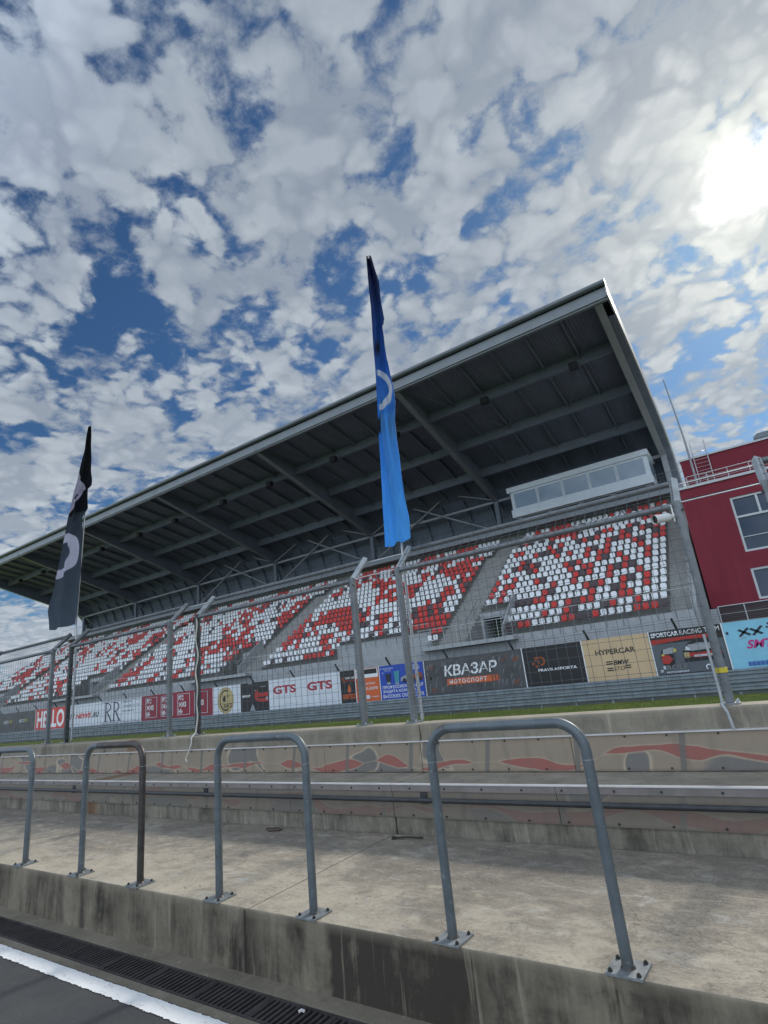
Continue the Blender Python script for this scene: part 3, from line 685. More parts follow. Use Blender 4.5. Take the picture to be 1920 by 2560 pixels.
def textmesh(mb, body, x0, x1, z0, z1, y, bold=0., shear=0., spacing=1.):
    """letters as thin raised shapes filling the box x0..x1, z0..z1 on a board facing the track"""
    cu = bpy.data.curves.new('lettering', 'FONT'); cu.body = body; cu.extrude = 0.0; cu.offset = bold; cu.shear = shear; cu.space_character = spacing; cu.resolution_u = 3
    o = bpy.data.objects.new('lettering', cu); COL.objects.link(o); bpy.context.view_layer.update()
    me = bpy.data.meshes.new_from_object(o.evaluated_get(bpy.context.evaluated_depsgraph_get()))
    bpy.data.objects.remove(o); bpy.data.curves.remove(cu)
    xs = [v.co.x for v in me.vertices]; ys = [v.co.y for v in me.vertices]
    ax, bx_, ay, by_ = min(xs), max(xs), min(ys), max(ys)
    sx, sz = (x1-x0)/(bx_-ax), (z1-z0)/(by_-ay)
    mb.add([(x0+(v.co.x-ax)*sx, y, z0+(v.co.y-ay)*sz) for v in me.vertices], [tuple(p.vertices) for p in me.polygons])
    bpy.data.meshes.remove(me)

YB = 33.5; BZ0, BZ1 = -1.22, 1.05
class Board:
    def __init__(s, x0, x1, col, label, frame=True):
        s.x0, s.x1 = x0, x1
        s.r = thing('advertising_board', label, 'advertising board', ((x0+x1)/2, YB, BZ0), 'advertising boards along the far side of the track')
        mb = MB(); mb.box(x0+.03, x1-.03, YB, YB+.05, BZ0, BZ1); part(mb, 'banner', col, s.r)
        if frame:
            mb = MB(); mb.box(x0-.028, x0+.029, YB-.01, YB+.06, BZ0-.04, BZ1+.03); part(mb, 'frame', 'ad_purewhite', s.r)
        s.k = 0
    def X(s, u): return s.x0+(s.x1-s.x0)*u
    def Z(s, v): return BZ0+(BZ1-BZ0)*v
    def lay(s): s.k += 1; return YB-.004*s.k-.002
    def poly(s, pts, col, name='graphic', y=None):
        y = y or s.lay(); mb = MB()
        for q in (pts if isinstance(pts[0][0], (tuple, list)) else [pts]):
            mb.add([(s.X(a), y, s.Z(b_)) for a, b_ in q], [tuple(range(len(q)))])
        return part(mb, name, col, s.r)
    def text(s, lines, col, name='lettering', **k):
        y = s.lay(); mb = MB()
        for body, u0, u1, v0, v1 in lines: textmesh(mb, body, s.X(u0), s.X(u1), s.Z(v0), s.Z(v1), y, **k)
        return part(mb, name, col, s.r)
def rect(u0, u1, v0, v1): return [(u0, v0), (u1, v0), (u1, v1), (u0, v1)]
def ell(cu, cv, ru, rv, n=28, a0=0, a1=360): return [(cu+ru*math.cos(rad(a0+(a1-a0)*i/n)), cv+rv*math.sin(rad(a0+(a1-a0)*i/n))) for i in range(n)]
def ringq(cu, cv, ru, rv, w_, a0=0, a1=360, n=30, asp=1.):
    out = []
    for i in range(n):
        a, b_ = rad(a0+(a1-a0)*i/n), rad(a0+(a1-a0)*(i+1)/n)
        out.append([(cu+ru*math.cos(a), cv+rv*math.sin(a)), (cu+ru*math.cos(b_), cv+rv*math.sin(b_)), (cu+ru*(1-w_)*math.cos(b_), cv+rv*(1-w_)*math.sin(b_)), (cu+ru*(1-w_)*math.cos(a), cv+rv*(1-w_)*math.sin(a))])
    return out

# 1 pale blue, right
b = Board(-2.08, 5.2, 'ad_lightblue', 'light blue advertising banner with two black crosses and magenta letters')
b.poly([[(.085, .80), (.10, .83), (.165, .70), (.15, .67)], [(.145, .85), (.16, .83), (.10, .66), (.085, .68)], [(.155, .80), (.17, .83), (.235, .70), (.22, .67)], [(.225, .86), (.24, .84), (.18, .66), (.165, .68)]], 'ad_navy', 'emblem')
b.poly([rect(.265, .277, .86, .90), rect(.255, .267, .79, .83), rect(.285, .297, .80, .84), rect(.272, .284, .74, .78), rect(.015, .03, .74, .80)], 'ad_navy', 'emblem')
b.text([('SMT', .115, .285, .40, .58)], 'ad_magenta', bold=.03, shear=.35)
b.poly([rect(.27, .285, .40, .44)], 'ad_navy', 'emblem')
b.text([('S', .345, .42, .38, .60)], 'ad_navy', bold=.04)
b.poly([[(.33, .42), (.35, .47), (.35, .44), (.385, .44), (.385, .40), (.35, .40), (.35, .37)]], 'ad_navy', 'emblem')
b.poly([rect(.10+.0085*i, .10+.0085*i+(.004 if i % 3 else .006), .04, .13) for i in range(22)], 'ad_blue', 'stripes')
b.poly([[(.335, .12), (.36, .12), (.38, .2), (.37, .24), (.35, .2)], rect(.255, .275, .08, .12)], 'ad_navy', 'emblem')
b.poly([rect(.085, .13, .635, .65), rect(.215, .26, .22, .235)], 'ad_grey', 'small_print')
# 2 race cars on black
b = Board(-5.58, -2.10, 'ad_black', 'black banner with a white headline, red stripe and racing cars')
b.poly(rect(.012, .988, .02, .70), 'ad_smoke', 'picture'); b.poly([[(.012, .70), (.012, .81), (.93, .83), (.86, .74), (.5, .755)]], 'ad_red', 'stripe')
b.text([('SPORTCAR', .03, .42, .86, .965)], 'ad_purewhite', bold=.035); b.text([('RACING TEAM', .44, .97, .86, .965)], 'ad_purewhite')
b.poly([[(.42, .25), (.42, .48), (.46, .58), (.52, .67), (.62, .72), (.80, .71), (.88, .62), (.93, .50), (.94, .25)]], 'lamp_black', 'picture')
b.poly([[(.44, .52), (.52, .63), (.66, .65), (.84, .63), (.90, .54), (.86, .50), (.55, .48)]], 'ad_grey', 'picture')
b.poly([[(.435, .38), (.435, .46), (.60, .43), (.86, .45), (.93, .42), (.92, .34), (.6, .33)]], 'ad_red', 'picture'); b.poly([rect(.43, .50, .34, .46)], 'ad_gold', 'picture')
b.poly([[(.45, .51), (.48, .60), (.52, .55), (.53, .50)], rect(.56, .80, .345, .385)], 'ad_white', 'picture')
b.poly([ell(.20, .38, .10, .22)], 'lamp_black', 'picture'); b.poly([[(.14, .46), (.16, .58), (.30, .61), (.33, .50), (.28, .47)]], 'ad_grey', 'picture'); b.poly([[(.11, .26), (.12, .44), (.22, .44), (.27, .34), (.2, .24)]], 'ad_red', 'picture')
b.poly([rect(.12, .16, .43, .47), rect(.30, .34, .5, .57)], 'ad_yellow', 'picture')
b.text([('ROLF', .15, .45, .10, .22)], 'ad_midgrey', bold=.05); b.text([('MOTORSPORT', .14, .45, .035, .075)], 'ad_white', bold=.03)
b.poly([rect(.06, .10, .07, .12), rect(.105, .14, .13, .21)]+ringq(.72, .10, .045, .07, .45, -30, 230), 'ad_white', 'emblem')
# 3 tan
b = Board(-9.24, -5.60, 'ad_tan', 'tan banner with two lines of black lettering')
b.text([('HYPERCAR', .19, .78, .60, .73)], 'ad_black', bold=.02); b.text([('BMW', .43, .66, .34, .45)], 'ad_black', bold=.03, shear=.3); b.text([('STO', .42, .58, .21, .30)], 'ad_black', shear=.2)
b.poly([rect(.32, .42, .415, .44), rect(.32, .42, .365, .39), rect(.32, .41, .26, .285), rect(.32, .41, .21, .235), rect(.585, .67, .295, .32), rect(.585, .67, .245, .27)], 'ad_black', 'emblem')
# 4 black with red mark
b = Board(-12.88, -9.24, 'ad_black', 'black banner with a dull red letter mark and a single white word')
b.text([('PRAVILASPORTA', .235, .87, .355, .43)], 'ad_purewhite', bold=.02)
b.poly(ringq(.30, .62, .075, .12, .42, -100, 110)+[rect(.20, .29, .68, .74), rect(.20, .24, .47, .53), rect(.15, .19, .54, .6), rect(.245, .28, .56, .62), rect(.20, .24, .62, .66)], 'ad_rust', 'emblem')
# 5 charcoal wide
b = Board(-19.93, -12.88, 'ad_char', 'wide charcoal banner with large white letters over an orange bar')
rb = random.Random(5)
b.poly([[(u, v), (u+.012, v), (u+.03, v+.13), (u+.018, v+.13)] for u, v in [(rb.uniform(.02, .96), rb.uniform(.03, .82)) for _ in range(60)]], 'ad_midgrey', 'pattern')
b.poly([[(u, v), (u+.008, v), (u+.022, v+.10), (u+.014, v+.10)] for u, v in [(.05, .72), (.07, .78), (.085, .74), (.80, .72), (.84, .80), (.90, .70), (.915, .72), (.93, .70), (.945, .72), (.06, .10), (.075, .07), (.09, .12), (.88, .12), (.90, .10), (.92, .14)]], 'ad_rust', 'pattern')
b.text([('КВАЗАР', .215, .755, .49, .80)], 'ad_purewhite', bold=.022, shear=.12)
b.poly([[(.235, .245), (.69, .245), (.69, .415), (.235, .415)], [(.70, .25), (.72, .25), (.72, .41), (.70, .41)], [(.73, .25), (.745, .25), (.745, .41), (.73, .41)], [(.755, .26), (.76, .26), (.76, .40), (.755, .40)]], 'ad_orange', 'bar')
b.text([('МОТОСПОРТ', .255, .64, .275, .385)], 'ad_purewhite', bold=.02, spacing=1.25)
# 6 blue
b = Board(-23.66, -19.98, 'ad_blue', 'blue banner with three lines of white lettering below two cups and a car')
b.text([('ПРОФЕССИОНАЛЬНАЯ', .05, .96, .305, .405), ('ЗАЩИТА КОЖИ НА', .05, .80, .175, .275), ('ВЫСОКИХ СКОРОСТЯХ', .05, .96, .04, .145)], 'ad_purewhite', bold=.012)
b.text([('ВЕНТИАЛ', .13, .33, .885, .935), ('ГРУПП', .13, .27, .82, .865)], 'ad_white'); b.poly([[(.03, .93), (.06, .93), (.045, .89)], [(.09, .93), (.12, .93), (.105, .88)], [(.07, .80), (.10, .80), (.085, .76)]], 'ad_white', 'emblem')
b.poly([rect(.68, .90, .91, .93), rect(.72, .92, .86, .88), rect(.74, .92, .81, .83)], 'ad_white', 'small_print')
b.poly([[(.13, .74), (.27, .76), (.25, .46), (.17, .46)]], 'ad_navy', 'picture'); b.poly([[(.34, .80), (.47, .82), (.44, .44), (.36, .44)]], 'ad_teal', 'picture'); b.poly([rect(.17, .25, .44, .50), rect(.36, .44, .42, .47)], 'ad_grey', 'picture')
b.poly([[(.48, .50), (.50, .60), (.60, .66), (.66, .72), (.76, .73), (.80, .62), (.80, .50)]], 'ad_grey', 'picture'); b.poly([[(.74, .50), (.78, .66), (.92, .72), (.97, .64), (.97, .48)]], 'ad_rust', 'picture'); b.poly([ell(.57, .51, .04, .065), ell(.78, .51, .035, .06), ell(.92, .52, .035, .06)], 'ad_navy', 'picture')
# 7 orange and white
b = Board(-25.85, -23.72, 'ad_orange', 'orange banner with a white and black top, beside the blue banner')
b.poly(rect(.03, .97, .71, .985), 'ad_purewhite', 'stripe'); b.poly([[(.10, .97), (.93, .97), (.93, .82), (.18, .82)]], 'ad_black', 'stripe')
b.text([('DAYDAY', .38, .85, .50, .56), ('n,com', .44, .92, .32, .42), ('magni', .62, .95, .10, .15)], 'ad_white', bold=.01); b.poly([rect(.42, .57, .07, .18)], 'ad_white', 'emblem')
# 8 black/orange
b = Board(-27.30, -25.85, 'ad_black', 'narrow black banner with a small orange flame')
b.text([('YUKA AD', .33, .96, .73, .80)], 'ad_purewhite', bold=.015); b.text([('PRO RACING', .38, .96, .665, .70)], 'ad_scarlet', bold=.02)
b.poly([[(.46, .36), (.58, .30), (.70, .36), (.66, .46), (.58, .58), (.50, .46)]]+ringq(.19, .76, .05, .05, .35)+ringq(.28, .67, .05, .05, .35), 'ad_orange', 'emblem'); b.text([('SUBSTECO', .14, .97, .12, .27)], 'ad_orange', bold=.03)
# 9 white GTS twice
b = Board(-34.75, -27.32, 'ad_white', 'wide white banner with the same dark red initials twice')
for u in (0., .5):
    b.text([('GTS', u+.06, u+.40, .50, .78)], 'ad_gtsred', bold=.035)
    b.text([('УМНЫЙ ПУТЬ К УМНОЙ ТЕХНИКЕ', u+.065, u+.39, .40, .43)], 'ad_grey'); b.text([('www.gts.ru', u+.24, u+.42, .13, .165)], 'ad_grey')
# 10 black with red car
b = Board(-38.22, -34.77, 'ad_black', 'black banner with a small white word and a red car nose')
b.text([('SPORT', .06, .36, .50, .58)], 'ad_purewhite', bold=.04)
b.poly([[(.50, .48), (.52, .66), (.60, .74), (.75, .72), (.97, .66), (.97, .30), (.70, .30), (.55, .36)]], 'ad_red', 'picture'); b.poly([[(.60, .66), (.66, .78), (.95, .78), (.97, .62), (.72, .6)], rect(.6, .9, .42, .48)], 'lamp_black', 'picture'); b.poly([rect(.50, .545, .70, .73), [(.86, .36), (.97, .34), (.97, .46), (.9, .46)], [(.34, .02), (.52, .02), (.46, .2), (.42, .26)], rect(.70, .90, .815, .835), rect(.30, .42, .96, .99)], 'ad_grey', 'picture')
# 11 white with gold roundel
b = Board(-41.76, -38.24, 'ad_white', 'white banner with a round gold emblem')
b.poly(ell(.47, .48, .30, .48, 40), 'ad_gold', 'emblem'); b.poly(ringq(.47, .48, .22, .38, .14, 60, 300)+[[(.35, .52), (.44, .66), (.47, .66), (.47, .42), (.38, .44)]], 'ad_black', 'emblem'); b.text([('RACE', .42, .70, .20, .36)], 'ad_black', bold=.02); b.text([('OF', .52, .60, .56, .68)], 'ad_black')
# 12 crimson, four marks
b = Board(-52.55, -41.78, 'ad_crimson', 'long crimson banner repeating one white lettered square four times')
for i in range(4):
    u = .08+.232*i
    b.poly([rect(u-.012, u+.16, .90, .915), rect(u-.012, u+.16, .10, .115), rect(u-.012, u-.007, .10, .915), rect(u+.155, u+.16, .10, .915)], 'ad_white', 'emblem')
    b.text([('РГС', u+.005, u+.075, .66, .86), ('ЖИЗ', u+.005, u+.11, .40, .60), ('НЬ', u+.005, u+.065, .14, .34)], 'ad_purewhite', bold=.03)
# 13 RR
b = Board(-59.80, -52.57, 'ad_white', 'white banner with two tall serif capitals and three dotted words')
b.poly([rect(.01, .99, .03, .05), rect(.01, .99, .955, .975), rect(.01, .016, .03, .975)], 'ad_navy', 'border')
def serifR(u):
    return [rect(u, u+.09, .90, .93), rect(u, u+.09, .10, .13), rect(u+.03, u+.06, .12, .92)]+ringq(u+.075, .71, .10, .20, .22, -90, 90, 14)+[rect(u+.05, u+.09, .495, .53), rect(u+.05, u+.09, .885, .915), [(u+.07, .51), (u+.10, .51), (u+.20, .13), (u+.165, .13)], rect(u+.15, u+.22, .10, .13)]
b.poly(serifR(.09)+serifR(.30), 'ad_navy', 'emblem')
b.text([('люкс', .56, .78, .83, .93), ('ценности', .56, .96, .64, .74), ('бизнес', .56, .84, .45, .55)], 'ad_steel', spacing=1.25)
# 14
b = Board(-66.20, -59.82, 'ad_white', 'white banner with a slanted web address in red and black')
b.text([('F1', .03, .19, .36, .58), ('.RU', .74, .96, .36, .58)], 'ad_navy', bold=.04, shear=.3); b.text([('NEWS', .21, .72, .36, .58)], 'ad_scarlet', bold=.04, shear=.3)
# 15
b = Board(-73.90, -66.22, 'ad_scarlet', 'red banner with a huge white greeting in capitals')
b.text([('HELLO!', .05, .93, .07, .92)], 'ad_purewhite', bold=.03)
# 16
b = Board(-95.5, -73.92, 'ad_char', 'long dark banner with small yellow and white words, at the left edge of the photo')
for i in range(5): b.text([('АВТО', .05+.19*i, .12+.19*i, .46, .62)], 'ad_white', bold=.02, shear=.2); b.text([('24', .125+.19*i, .16+.19*i, .46, .62)], 'ad_yellow', bold=.02, shear=.2)

# concrete wall carrying the boards, and the short debris fence behind them
g = thing('barrier_wall', 'low concrete wall behind the advertising boards', 'wall', (-40, 33.7, -2.5))
mb = MB(); mb.box(-112, 16, 33.58, 33.85, -2.5, .95); part(mb, 'wall_body', 'stand_concrete', g)
df = thing('debris_fence', 'low debris fence of leaning dark arms and sagging wires above the advertising boards', 'fence', (-40, 33.7, 1.0))
px_ = [-8.8+4.65*2, -8.8+4.65]+[-8.8-4.65*i for i in range(22)]
for x in px_:
    mb = MB(); mb.box(x-.05, x+.05, 33.60, 33.70, .5, 1.08); mb.tube([(x, 33.65, 1.05), (x-.10, 33.30, 1.62)], .065, 4); part(mb, 'arm', 'fence_steel_dark', df)
for k in range(5):
    f = k/4; mb = MB()
    for a, b_ in zip(px_[1:], px_[:-1]):
        n = 8; pts = [(a+(b_-a)*i/n-.10*f, 33.63-.35*f, 1.08+.53*f-.10*math.sin(math.pi*i/n)*(.5+rg.random()*.6)) for i in range(n+1)]
        mb.tube(pts, .008, 4, cap=False)
    part(mb, 'wire', 'wire', df)

# ------------------------------------------------------------------ grandstand
Y0, Z0, DY, DZ = 35.0, 2.03, .80, .54
XL, XR = -102.0, -3.2
gs = thing('grandstand', 'long covered concrete grandstand with red and white seats under a cantilever roof', 'grandstand', (-50, 44, -2.5))
NL = 14
def tread(k): return Z0+DZ*k if k < NL else (Z0+DZ*NL if k == NL else Z0+DZ*NL+.15+.50*(k-NL-1)+.0)
def yrow(k): return Y0+DY*k if k <= NL else Y0+DY*NL+1.25+DY*(k-NL-1)
rows_all = list(range(NL))+[15, 16, 17, 18]
def terrace(mb, x0, x1, k0, ktop=NL, zb=-2.5):
    """stepped profile from row k0 up, closed down to the ground"""
    pr = [(yrow(k0), zb)]
    for k in range(k0, 19):
        if k == NL: pr += [(yrow(NL), tread(NL)), (yrow(15), tread(NL))]; continue
        y1 = yrow(k+1) if k != 18 else yrow(18)+DY
        pr += [(yrow(k), tread(k)), (y1, tread(k))]
    pr += [(yrow(18)+DY, zb)]
    mb.prism(pr, x0, x1, 'x')
def stairs(mb, x0, x1, k0=0):
    pr = [(yrow(k0), -2.5)]
    for k in range(k0, 19):
        if k == NL: pr += [(yrow(NL), tread(NL)), (yrow(15), tread(NL))]; continue
        y1 = yrow(k+1) if k != 18 else yrow(18)+DY
        dz = (tread(k+1)-tread(k)) if k != 18 else .5
        ym = (yrow(k)+y1)/2
        pr += [(yrow(k), tread(k)+.004), (ym, tread(k)+.004), (ym, tread(k)+dz/2), (y1, tread(k)+dz/2)]
    pr += [(yrow(18)+DY, -2.5)]
    mb.prism(pr, x0, x1, 'x')
VOM = [(-17.4, -14.57), (-43.1, -40.25), (-71.0, -64.6), (-97.0, -89.7)]
STAIR = [(-19.55, -17.4), (-40.25, -37.5), (-64.6, -62.2), (-89.7, -87.4), (-4.42, -3.2)]
SEG = [(-14.57, -4.42, 0), (-20.45, -19.55, 0), (-29.3, -20.45, 2), (-37.5, -29.3, 0), (-62.2, -43.1, 0), (-87.4, -71.0, 0), (-102.0, -97.0, 0)]
mb = MB()
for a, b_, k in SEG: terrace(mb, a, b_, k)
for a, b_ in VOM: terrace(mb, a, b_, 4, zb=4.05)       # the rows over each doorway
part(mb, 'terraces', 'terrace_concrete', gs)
for a, b_ in STAIR: mb = MB(); stairs(mb, a, b_); part(mb, 'stairway', 'step_concrete', gs)
# doorway recesses under the rows: side walls, back wall, lintel, door
for a, b_ in VOM:
    v = MB(); v.box(a, b_, 38.2+.02, 38.32, 3.62, 4.049); v.box(a, a+.25, 38.2+.021, 41, -2.5, 4.048); v.box(b_-.22, b_, 38.2+.022, 41, -2.5, 4.047); o = part(v, 'doorway_walls', 'stand_concrete', gs)
    v = MB(); v.box(a+.25, b_-.22, 39.6, 39.7, 1.95, 4.04); part(v, 'doorway_back', 'vom_green', gs)
    v = MB(); v.box(a+.9, b_-.9, 39.5, 39.59, 1.96, 3.5); part(v, 'door', 'dark_recess', gs)
    v = MB(); v.box(a+.001, b_-.001, 34.3, 39.6, 1.7, 1.94); part(v, 'landing', 'stand_concrete', gs)
    # low side parapet sloping down to the landing
    v = MB(); v.prism([(35.0, 1.95), (38.2, 1.95), (38.2, 5.0), (37.9, 5.0), (35.0, 2.6)], b_, b_+.12, 'x'); part(v, 'parapet', 'stand_concrete', gs)
# front wall below the seats
mb = MB(); mb.box(XL, -14.57-.002, 34.80, 35.0-.003, -2.5, 2.0); mb.box(-14.57+.002, XR, 34.80, 35.0-.003, -2.5, 2.03)
mb.box(-29.3, -20.45, 35.9, 36.597, 2.0, 3.12)
part(mb, 'front_wall', 'stand_concrete', gs)
for x0_, x1_ in ((-20.45, -13.4), (-46.5, -38.2), (-73.5, -62.5), (-99., -87.6)):
    mb = MB(); mb.box(x0_, x1_, 34.05, 34.797, 1.70, 1.93); o = part(mb, 'walkway_slab', 'stand_concrete', gs)
# side wall at the right end with stair parapet
mb = MB(); pr = [(35.0, -2.5)]+[(35.0, 2.35), (46.5, 2.35+.675*11.5), (51.6, 12.7), (51.6, -2.5)]; mb.prism(pr, -3.19, -3.02, 'x'); part(mb, 'end_wall', 'stand_concrete', gs)
mb = MB(); mb.prism(pr, -102.15, -102.002, 'x'); part(mb, 'end_wall', 'stand_concrete', gs)
# concourse above the last row, with its fascia
ZC = 12.9; YC = 49.5
mb = MB(); mb.box(-102.1, -3.0, YC, 54.6, 12.42, ZC); part(mb, 'concourse', 'stand_concrete', gs)
mb = MB(); mb.box(-102.1, -2.99, YC-.05, YC-.002, 12.36, 12.955); part(mb, 'concourse_edge', 'fascia_light', gs)
mb = MB(); mb.box(-102, -3.1, 51.05, 51.2, 10, 12.419); part(mb, 'rear_wall', 'stand_concrete', gs)

# railings
def railing(name, x0, x1, y, z, h=1.2, sp=.95, nr=3, m='rail_mid', r0=.016, mtop=None, drop=.0):
    mb = MB(); n = max(1, round((x1-x0)/sp))
    for i in range(n+1):
        x = x0+(x1-x0)*i/n; mb.tube([(x, y, z-drop), (x, y, z+h)], r0*1.15, 6)
    for k in range(1, nr): mb.tube([(x0, y, z+h*k/nr), (x1, y, z+h*k/nr)], r0*.55, 5)
    o = part(mb, name, m, gs, True)
    mb = MB(); mb.tube([(x0, y, z+h), (x1, y, z+h)], r0*1.5, 8); part(mb, 'handrail', mtop or m, gs, True); return o
railing('railing', -14.4, -3.2, 34.76, 2.03, 1.2, .93, 4, 'rail_mid', mtop='rail_light', drop=.35)
railing('railing', -20.4, -13.45, 34.10, 1.95, 1.15, .93, 6, 'rail_light', mtop='rail_light')
railing('railing', -29.3, -20.5, 35.86, 3.12-.4, 1.0, .93, 3, 'rail_mid', mtop='rail_light', drop=.1)
railing('railing', -38.2, -29.4, 34.76, 2.0, 1.2, .95, 3, 'rail_mid', mtop='rail_light', drop=.3)
railing('railing', -46.4, -38.3, 34.10, 1.95, 1.15, .95, 5, 'rail_mid')
railing('railing', -62.5, -46.5, 34.76, 2.0, 1.2, 1.0, 3, 'rail_mid', mtop='rail_light', drop=.3)
railing('railing', -73.4, -62.6, 34.10, 1.95, 1.15, 1.0, 4, 'rail_mid')
railing('railing', -87.6, -73.5, 34.76, 2.0, 1.2, 1.1, 3, 'rail_mid', mtop='rail_light', drop=.3)
railing('railing', -102, -87.7, 34.10, 1.95, 1.15, 1.2, 3, 'rail_mid')
railing('railing', -101.9, -17.9, YC+.12, ZC, 1.25, 1.3, 3, 'rail_mid')
railing('railing', -4.9, -3.1, YC+.12, ZC, 1.25, .9, 4, 'rail_mid')
# leaning guard posts of the middle gangway, in front of the upper rows
mb = MB(); x = -101.5; yy = yrow(NL)+.15; zz_ = tread(NL)
while x < -3.4:
    if not any(a-.1 < x < b_+.1 for a, b_ in STAIR): mb.tube([(x, yrow(15)-.05, zz_), (x, yrow(15)-.05, zz_+1.55)], .017, 5)
    x += .97
part(mb, 'gangway_posts', 'rail_light', gs)
mb = MB(); mb.tube([(-101.5, yrow(15)-.05, zz_+.55), (-3.5, yrow(15)-.05, zz_+.55)], .014, 5); mb.tube([(-101.5, yrow(15)-.05, zz_+1.05), (-3.5, yrow(15)-.05, zz_+1.05)], .012, 5); part(mb, 'gangway_rails', 'rail_mid', gs)
# braces below the concourse edge
mb = MB()
for i in range(14):
    x = -5.2-1.05*i
    mb.tube([(x, YC+.1, 12.42), (x+(.6 if i % 2 else -.6), 50.9, 11.3)], .03, 5); mb.tube([(x+.3, YC+.2, 12.42), (x+.3, 50.4, 11.5)], .03, 5)
part(mb, 'edge_braces', 'rail_mid', gs)
# stair handrails
def slope_rail(x, k0, k1, m='rail_light'):
    mb = MB(); a = (x, yrow(k0), tread(k0)+.95); b_ = (x, yrow(k1), tread(k1)+.95)
    mb.tube([a, b_], .022, 6); mb.tube([(a[0], a[1], a[2]-.45), (b_[0], b_[1], b_[2]-.45)], .014, 6)
    for k in range(k0, k1+1): mb.tube([(x, yrow(k), tread(k)), (x, yrow(k), tread(k)+.95)], .016, 5)
    part(mb, 'stair_rail', m, gs, True)
slope_rail(-3.26, 0, NL-1, 'cable_bright'); slope_rail(-17.35, 0, 4, 'rail_mid'); slope_rail(-14.52, 0, 4, 'rail_mid'); slope_rail(-43.2, 0, 4); slope_rail(-40.2, 0, 4); slope_rail(-64.5, 0, 4)
mb = MB(); mb.tube([(-17.4, 38.2, tread(4)), (-17.4, 38.2, tread(4)+1.0), (-14.6, 38.2, tread(4)+1.0), (-14.6, 38.2, tread(4))], .022, 6); mb.tube([(-16, 38.2, tread(4)), (-16, 38.2, tread(4)+1.0)], .018, 6); mb.tube([(-17.4, 38.2, tread(4)+.5), (-14.6, 38.2, tread(4)+.5)], .012, 6); part(mb, 'doorway_rail', 'rail_light', gs, True)

# columns, main beams, purlins, roof
CX = [-4.0-15.92*i for i in range(7)]
TOPP = [(34.0, 23.15), (36, 22.75), (40, 21.95), (44, 21.0), (48, 19.85), (50.5, 18.9), (52.3, 17.9), (53.5, 16.6), (54.2, 15.0), (54.5, 13.2), (54.6, 12.0)]
def toff(th, y0=None):
    out = []
    for i, (a, b_) in enumerate(TOPP):
        p0 = Vector(TOPP[max(0, i-1)]); p1 = Vector(TOPP[min(len(TOPP)-1, i+1)]); d = (p1-p0).normalized(); n = Vector((d.y, -d.x))
        out.append((a+n.x*th, b_+n.y*th))
    return out
def zt_at(y, th=0.):
    P_ = toff(th) if th else TOPP
    for (a, za), (b_, zb) in zip(P_[:-1], P_[1:]):
        if a <= y <= b_: return za+(zb-za)*(y-a)/(b_-a)
    return P_[0][1]
XRL, XRR = -101.2, -3.35
low = toff(.22)
mb = MB(); mb.prism(TOPP+low[::-1], XRL, XRR, 'x'); rf = part(mb, 'roof', 'roof_sheet', gs)
# rolled front gutter and deep fascia
mb = MB(); mb.tube([(XRL-.05, 33.82, 23.02), (XRR+.12, 33.82, 23.02)], .20, 12); part(mb, 'front_gutter', 'gutter_metal', gs, True)
mb = MB(); mb.box(XRL, XRR+.05, 33.97, 34.07, 22.05, 22.78); part(mb, 'front_fascia', 'fascia_light', gs)
mb = MB(); mb.box(XRL, XRR+.03, 34.071, 34.32, 21.93, 22.10); part(mb, 'front_fascia_flange', 'fascia_light', gs)
mb = MB(); mb.box(XRL, XRR+.03, 33.99, 34.05, 22.781, 22.95); part(mb, 'front_recess', 'dark_recess', gs)
mb = MB()
for x in [CX[i]+15.92*f for i in range(7) for f in (0, )]: mb.box(x-.12, x-.09, 33.955, 33.9685, 22.05, 22.78); mb.box(x+.09, x+.12, 33.955, 33.9685, 22.05, 22.78)
part(mb, 'fascia_splices', 'guard_steel', gs)
# gable trims
l2 = toff(1.15)
for xa, xb in ((XRR+.002, XRR+.10), (XRL-.10, XRL-.002)):
    mb = MB(); up_ = [(a, b_+.04) for a, b_ in TOPP]; 
    n = len(TOPP)
    for i in range(n-1): mb.prism([up_[i], up_[i+1], (l2[i+1][0], l2[i+1][1]), (l2[i][0], l2[i][1])], xa, xb, 'x')
    part(mb, 'gable_trim', 'gable_trim', gs)
for xa, xb in ((XRR-.55, XRR-.002), (XRL+.002, XRL+.55)):
    mb = MB(); l3 = toff(1.0)
    for i in range(1, n-2): mb.prism([(l3[i][0], l3[i][1]), (l3[i+1][0], l3[i+1][1]), (l2[i+1][0], l2[i+1][1]), (l2[i][0], l2[i][1])], xa, xb, 'x')
    part(mb, 'gable_soffit', 'roof_steel', gs)
for i, x in enumerate(CX):
    mb = MB(); mb.box(x-.22, x+.22, 51.78, 52.22, ZC+.002, 16.95); part(mb, 'column', 'gable_trim' if i == 0 else 'roof_steel', gs)
    # tapered main beam: web and bottom flange
    bot = [(34.33, 21.95), (42, 19.55), (48.5, 17.55), (51.4, 16.55), (52.3, 16.3), (53.3, 15.4)]
    top = [(y, zt_at(y, .221)) for y in (34.33, 38, 42, 46, 49, 51.5, 52.6, 53.3)]
    mb = MB(); mb.prism(bot+top[::-1], x-.09, x+.09, 'x'); part(mb, 'main_beam', 'roof_steel', gs)
    mb = MB()
    for (a, za), (b_, zb) in zip(bot[:-1], bot[1:]): mb.prism([(a, za-.001), (b_, zb-.001), (b_, zb-.06), (a, za-.06)], x-.24, x+.24, 'x')
    part(mb, 'beam_flange', 'fascia_light' if i else 'gable_trim', gs)
YP = [39.3, 44.4, 49.0]
for y in YP:
    zt = zt_at(y, .23)
    for i in range(6):
        mb = MB(); a, b_ = CX[i+1]+.10, CX[i]-.10; mb.box(a, b_, y-.05, y+.05, zt-.85, zt-.01); mb.box(a, b_, y-.16, y+.16, zt-.90, zt-.851); part(mb, 'purlin', 'roof_steel', gs)
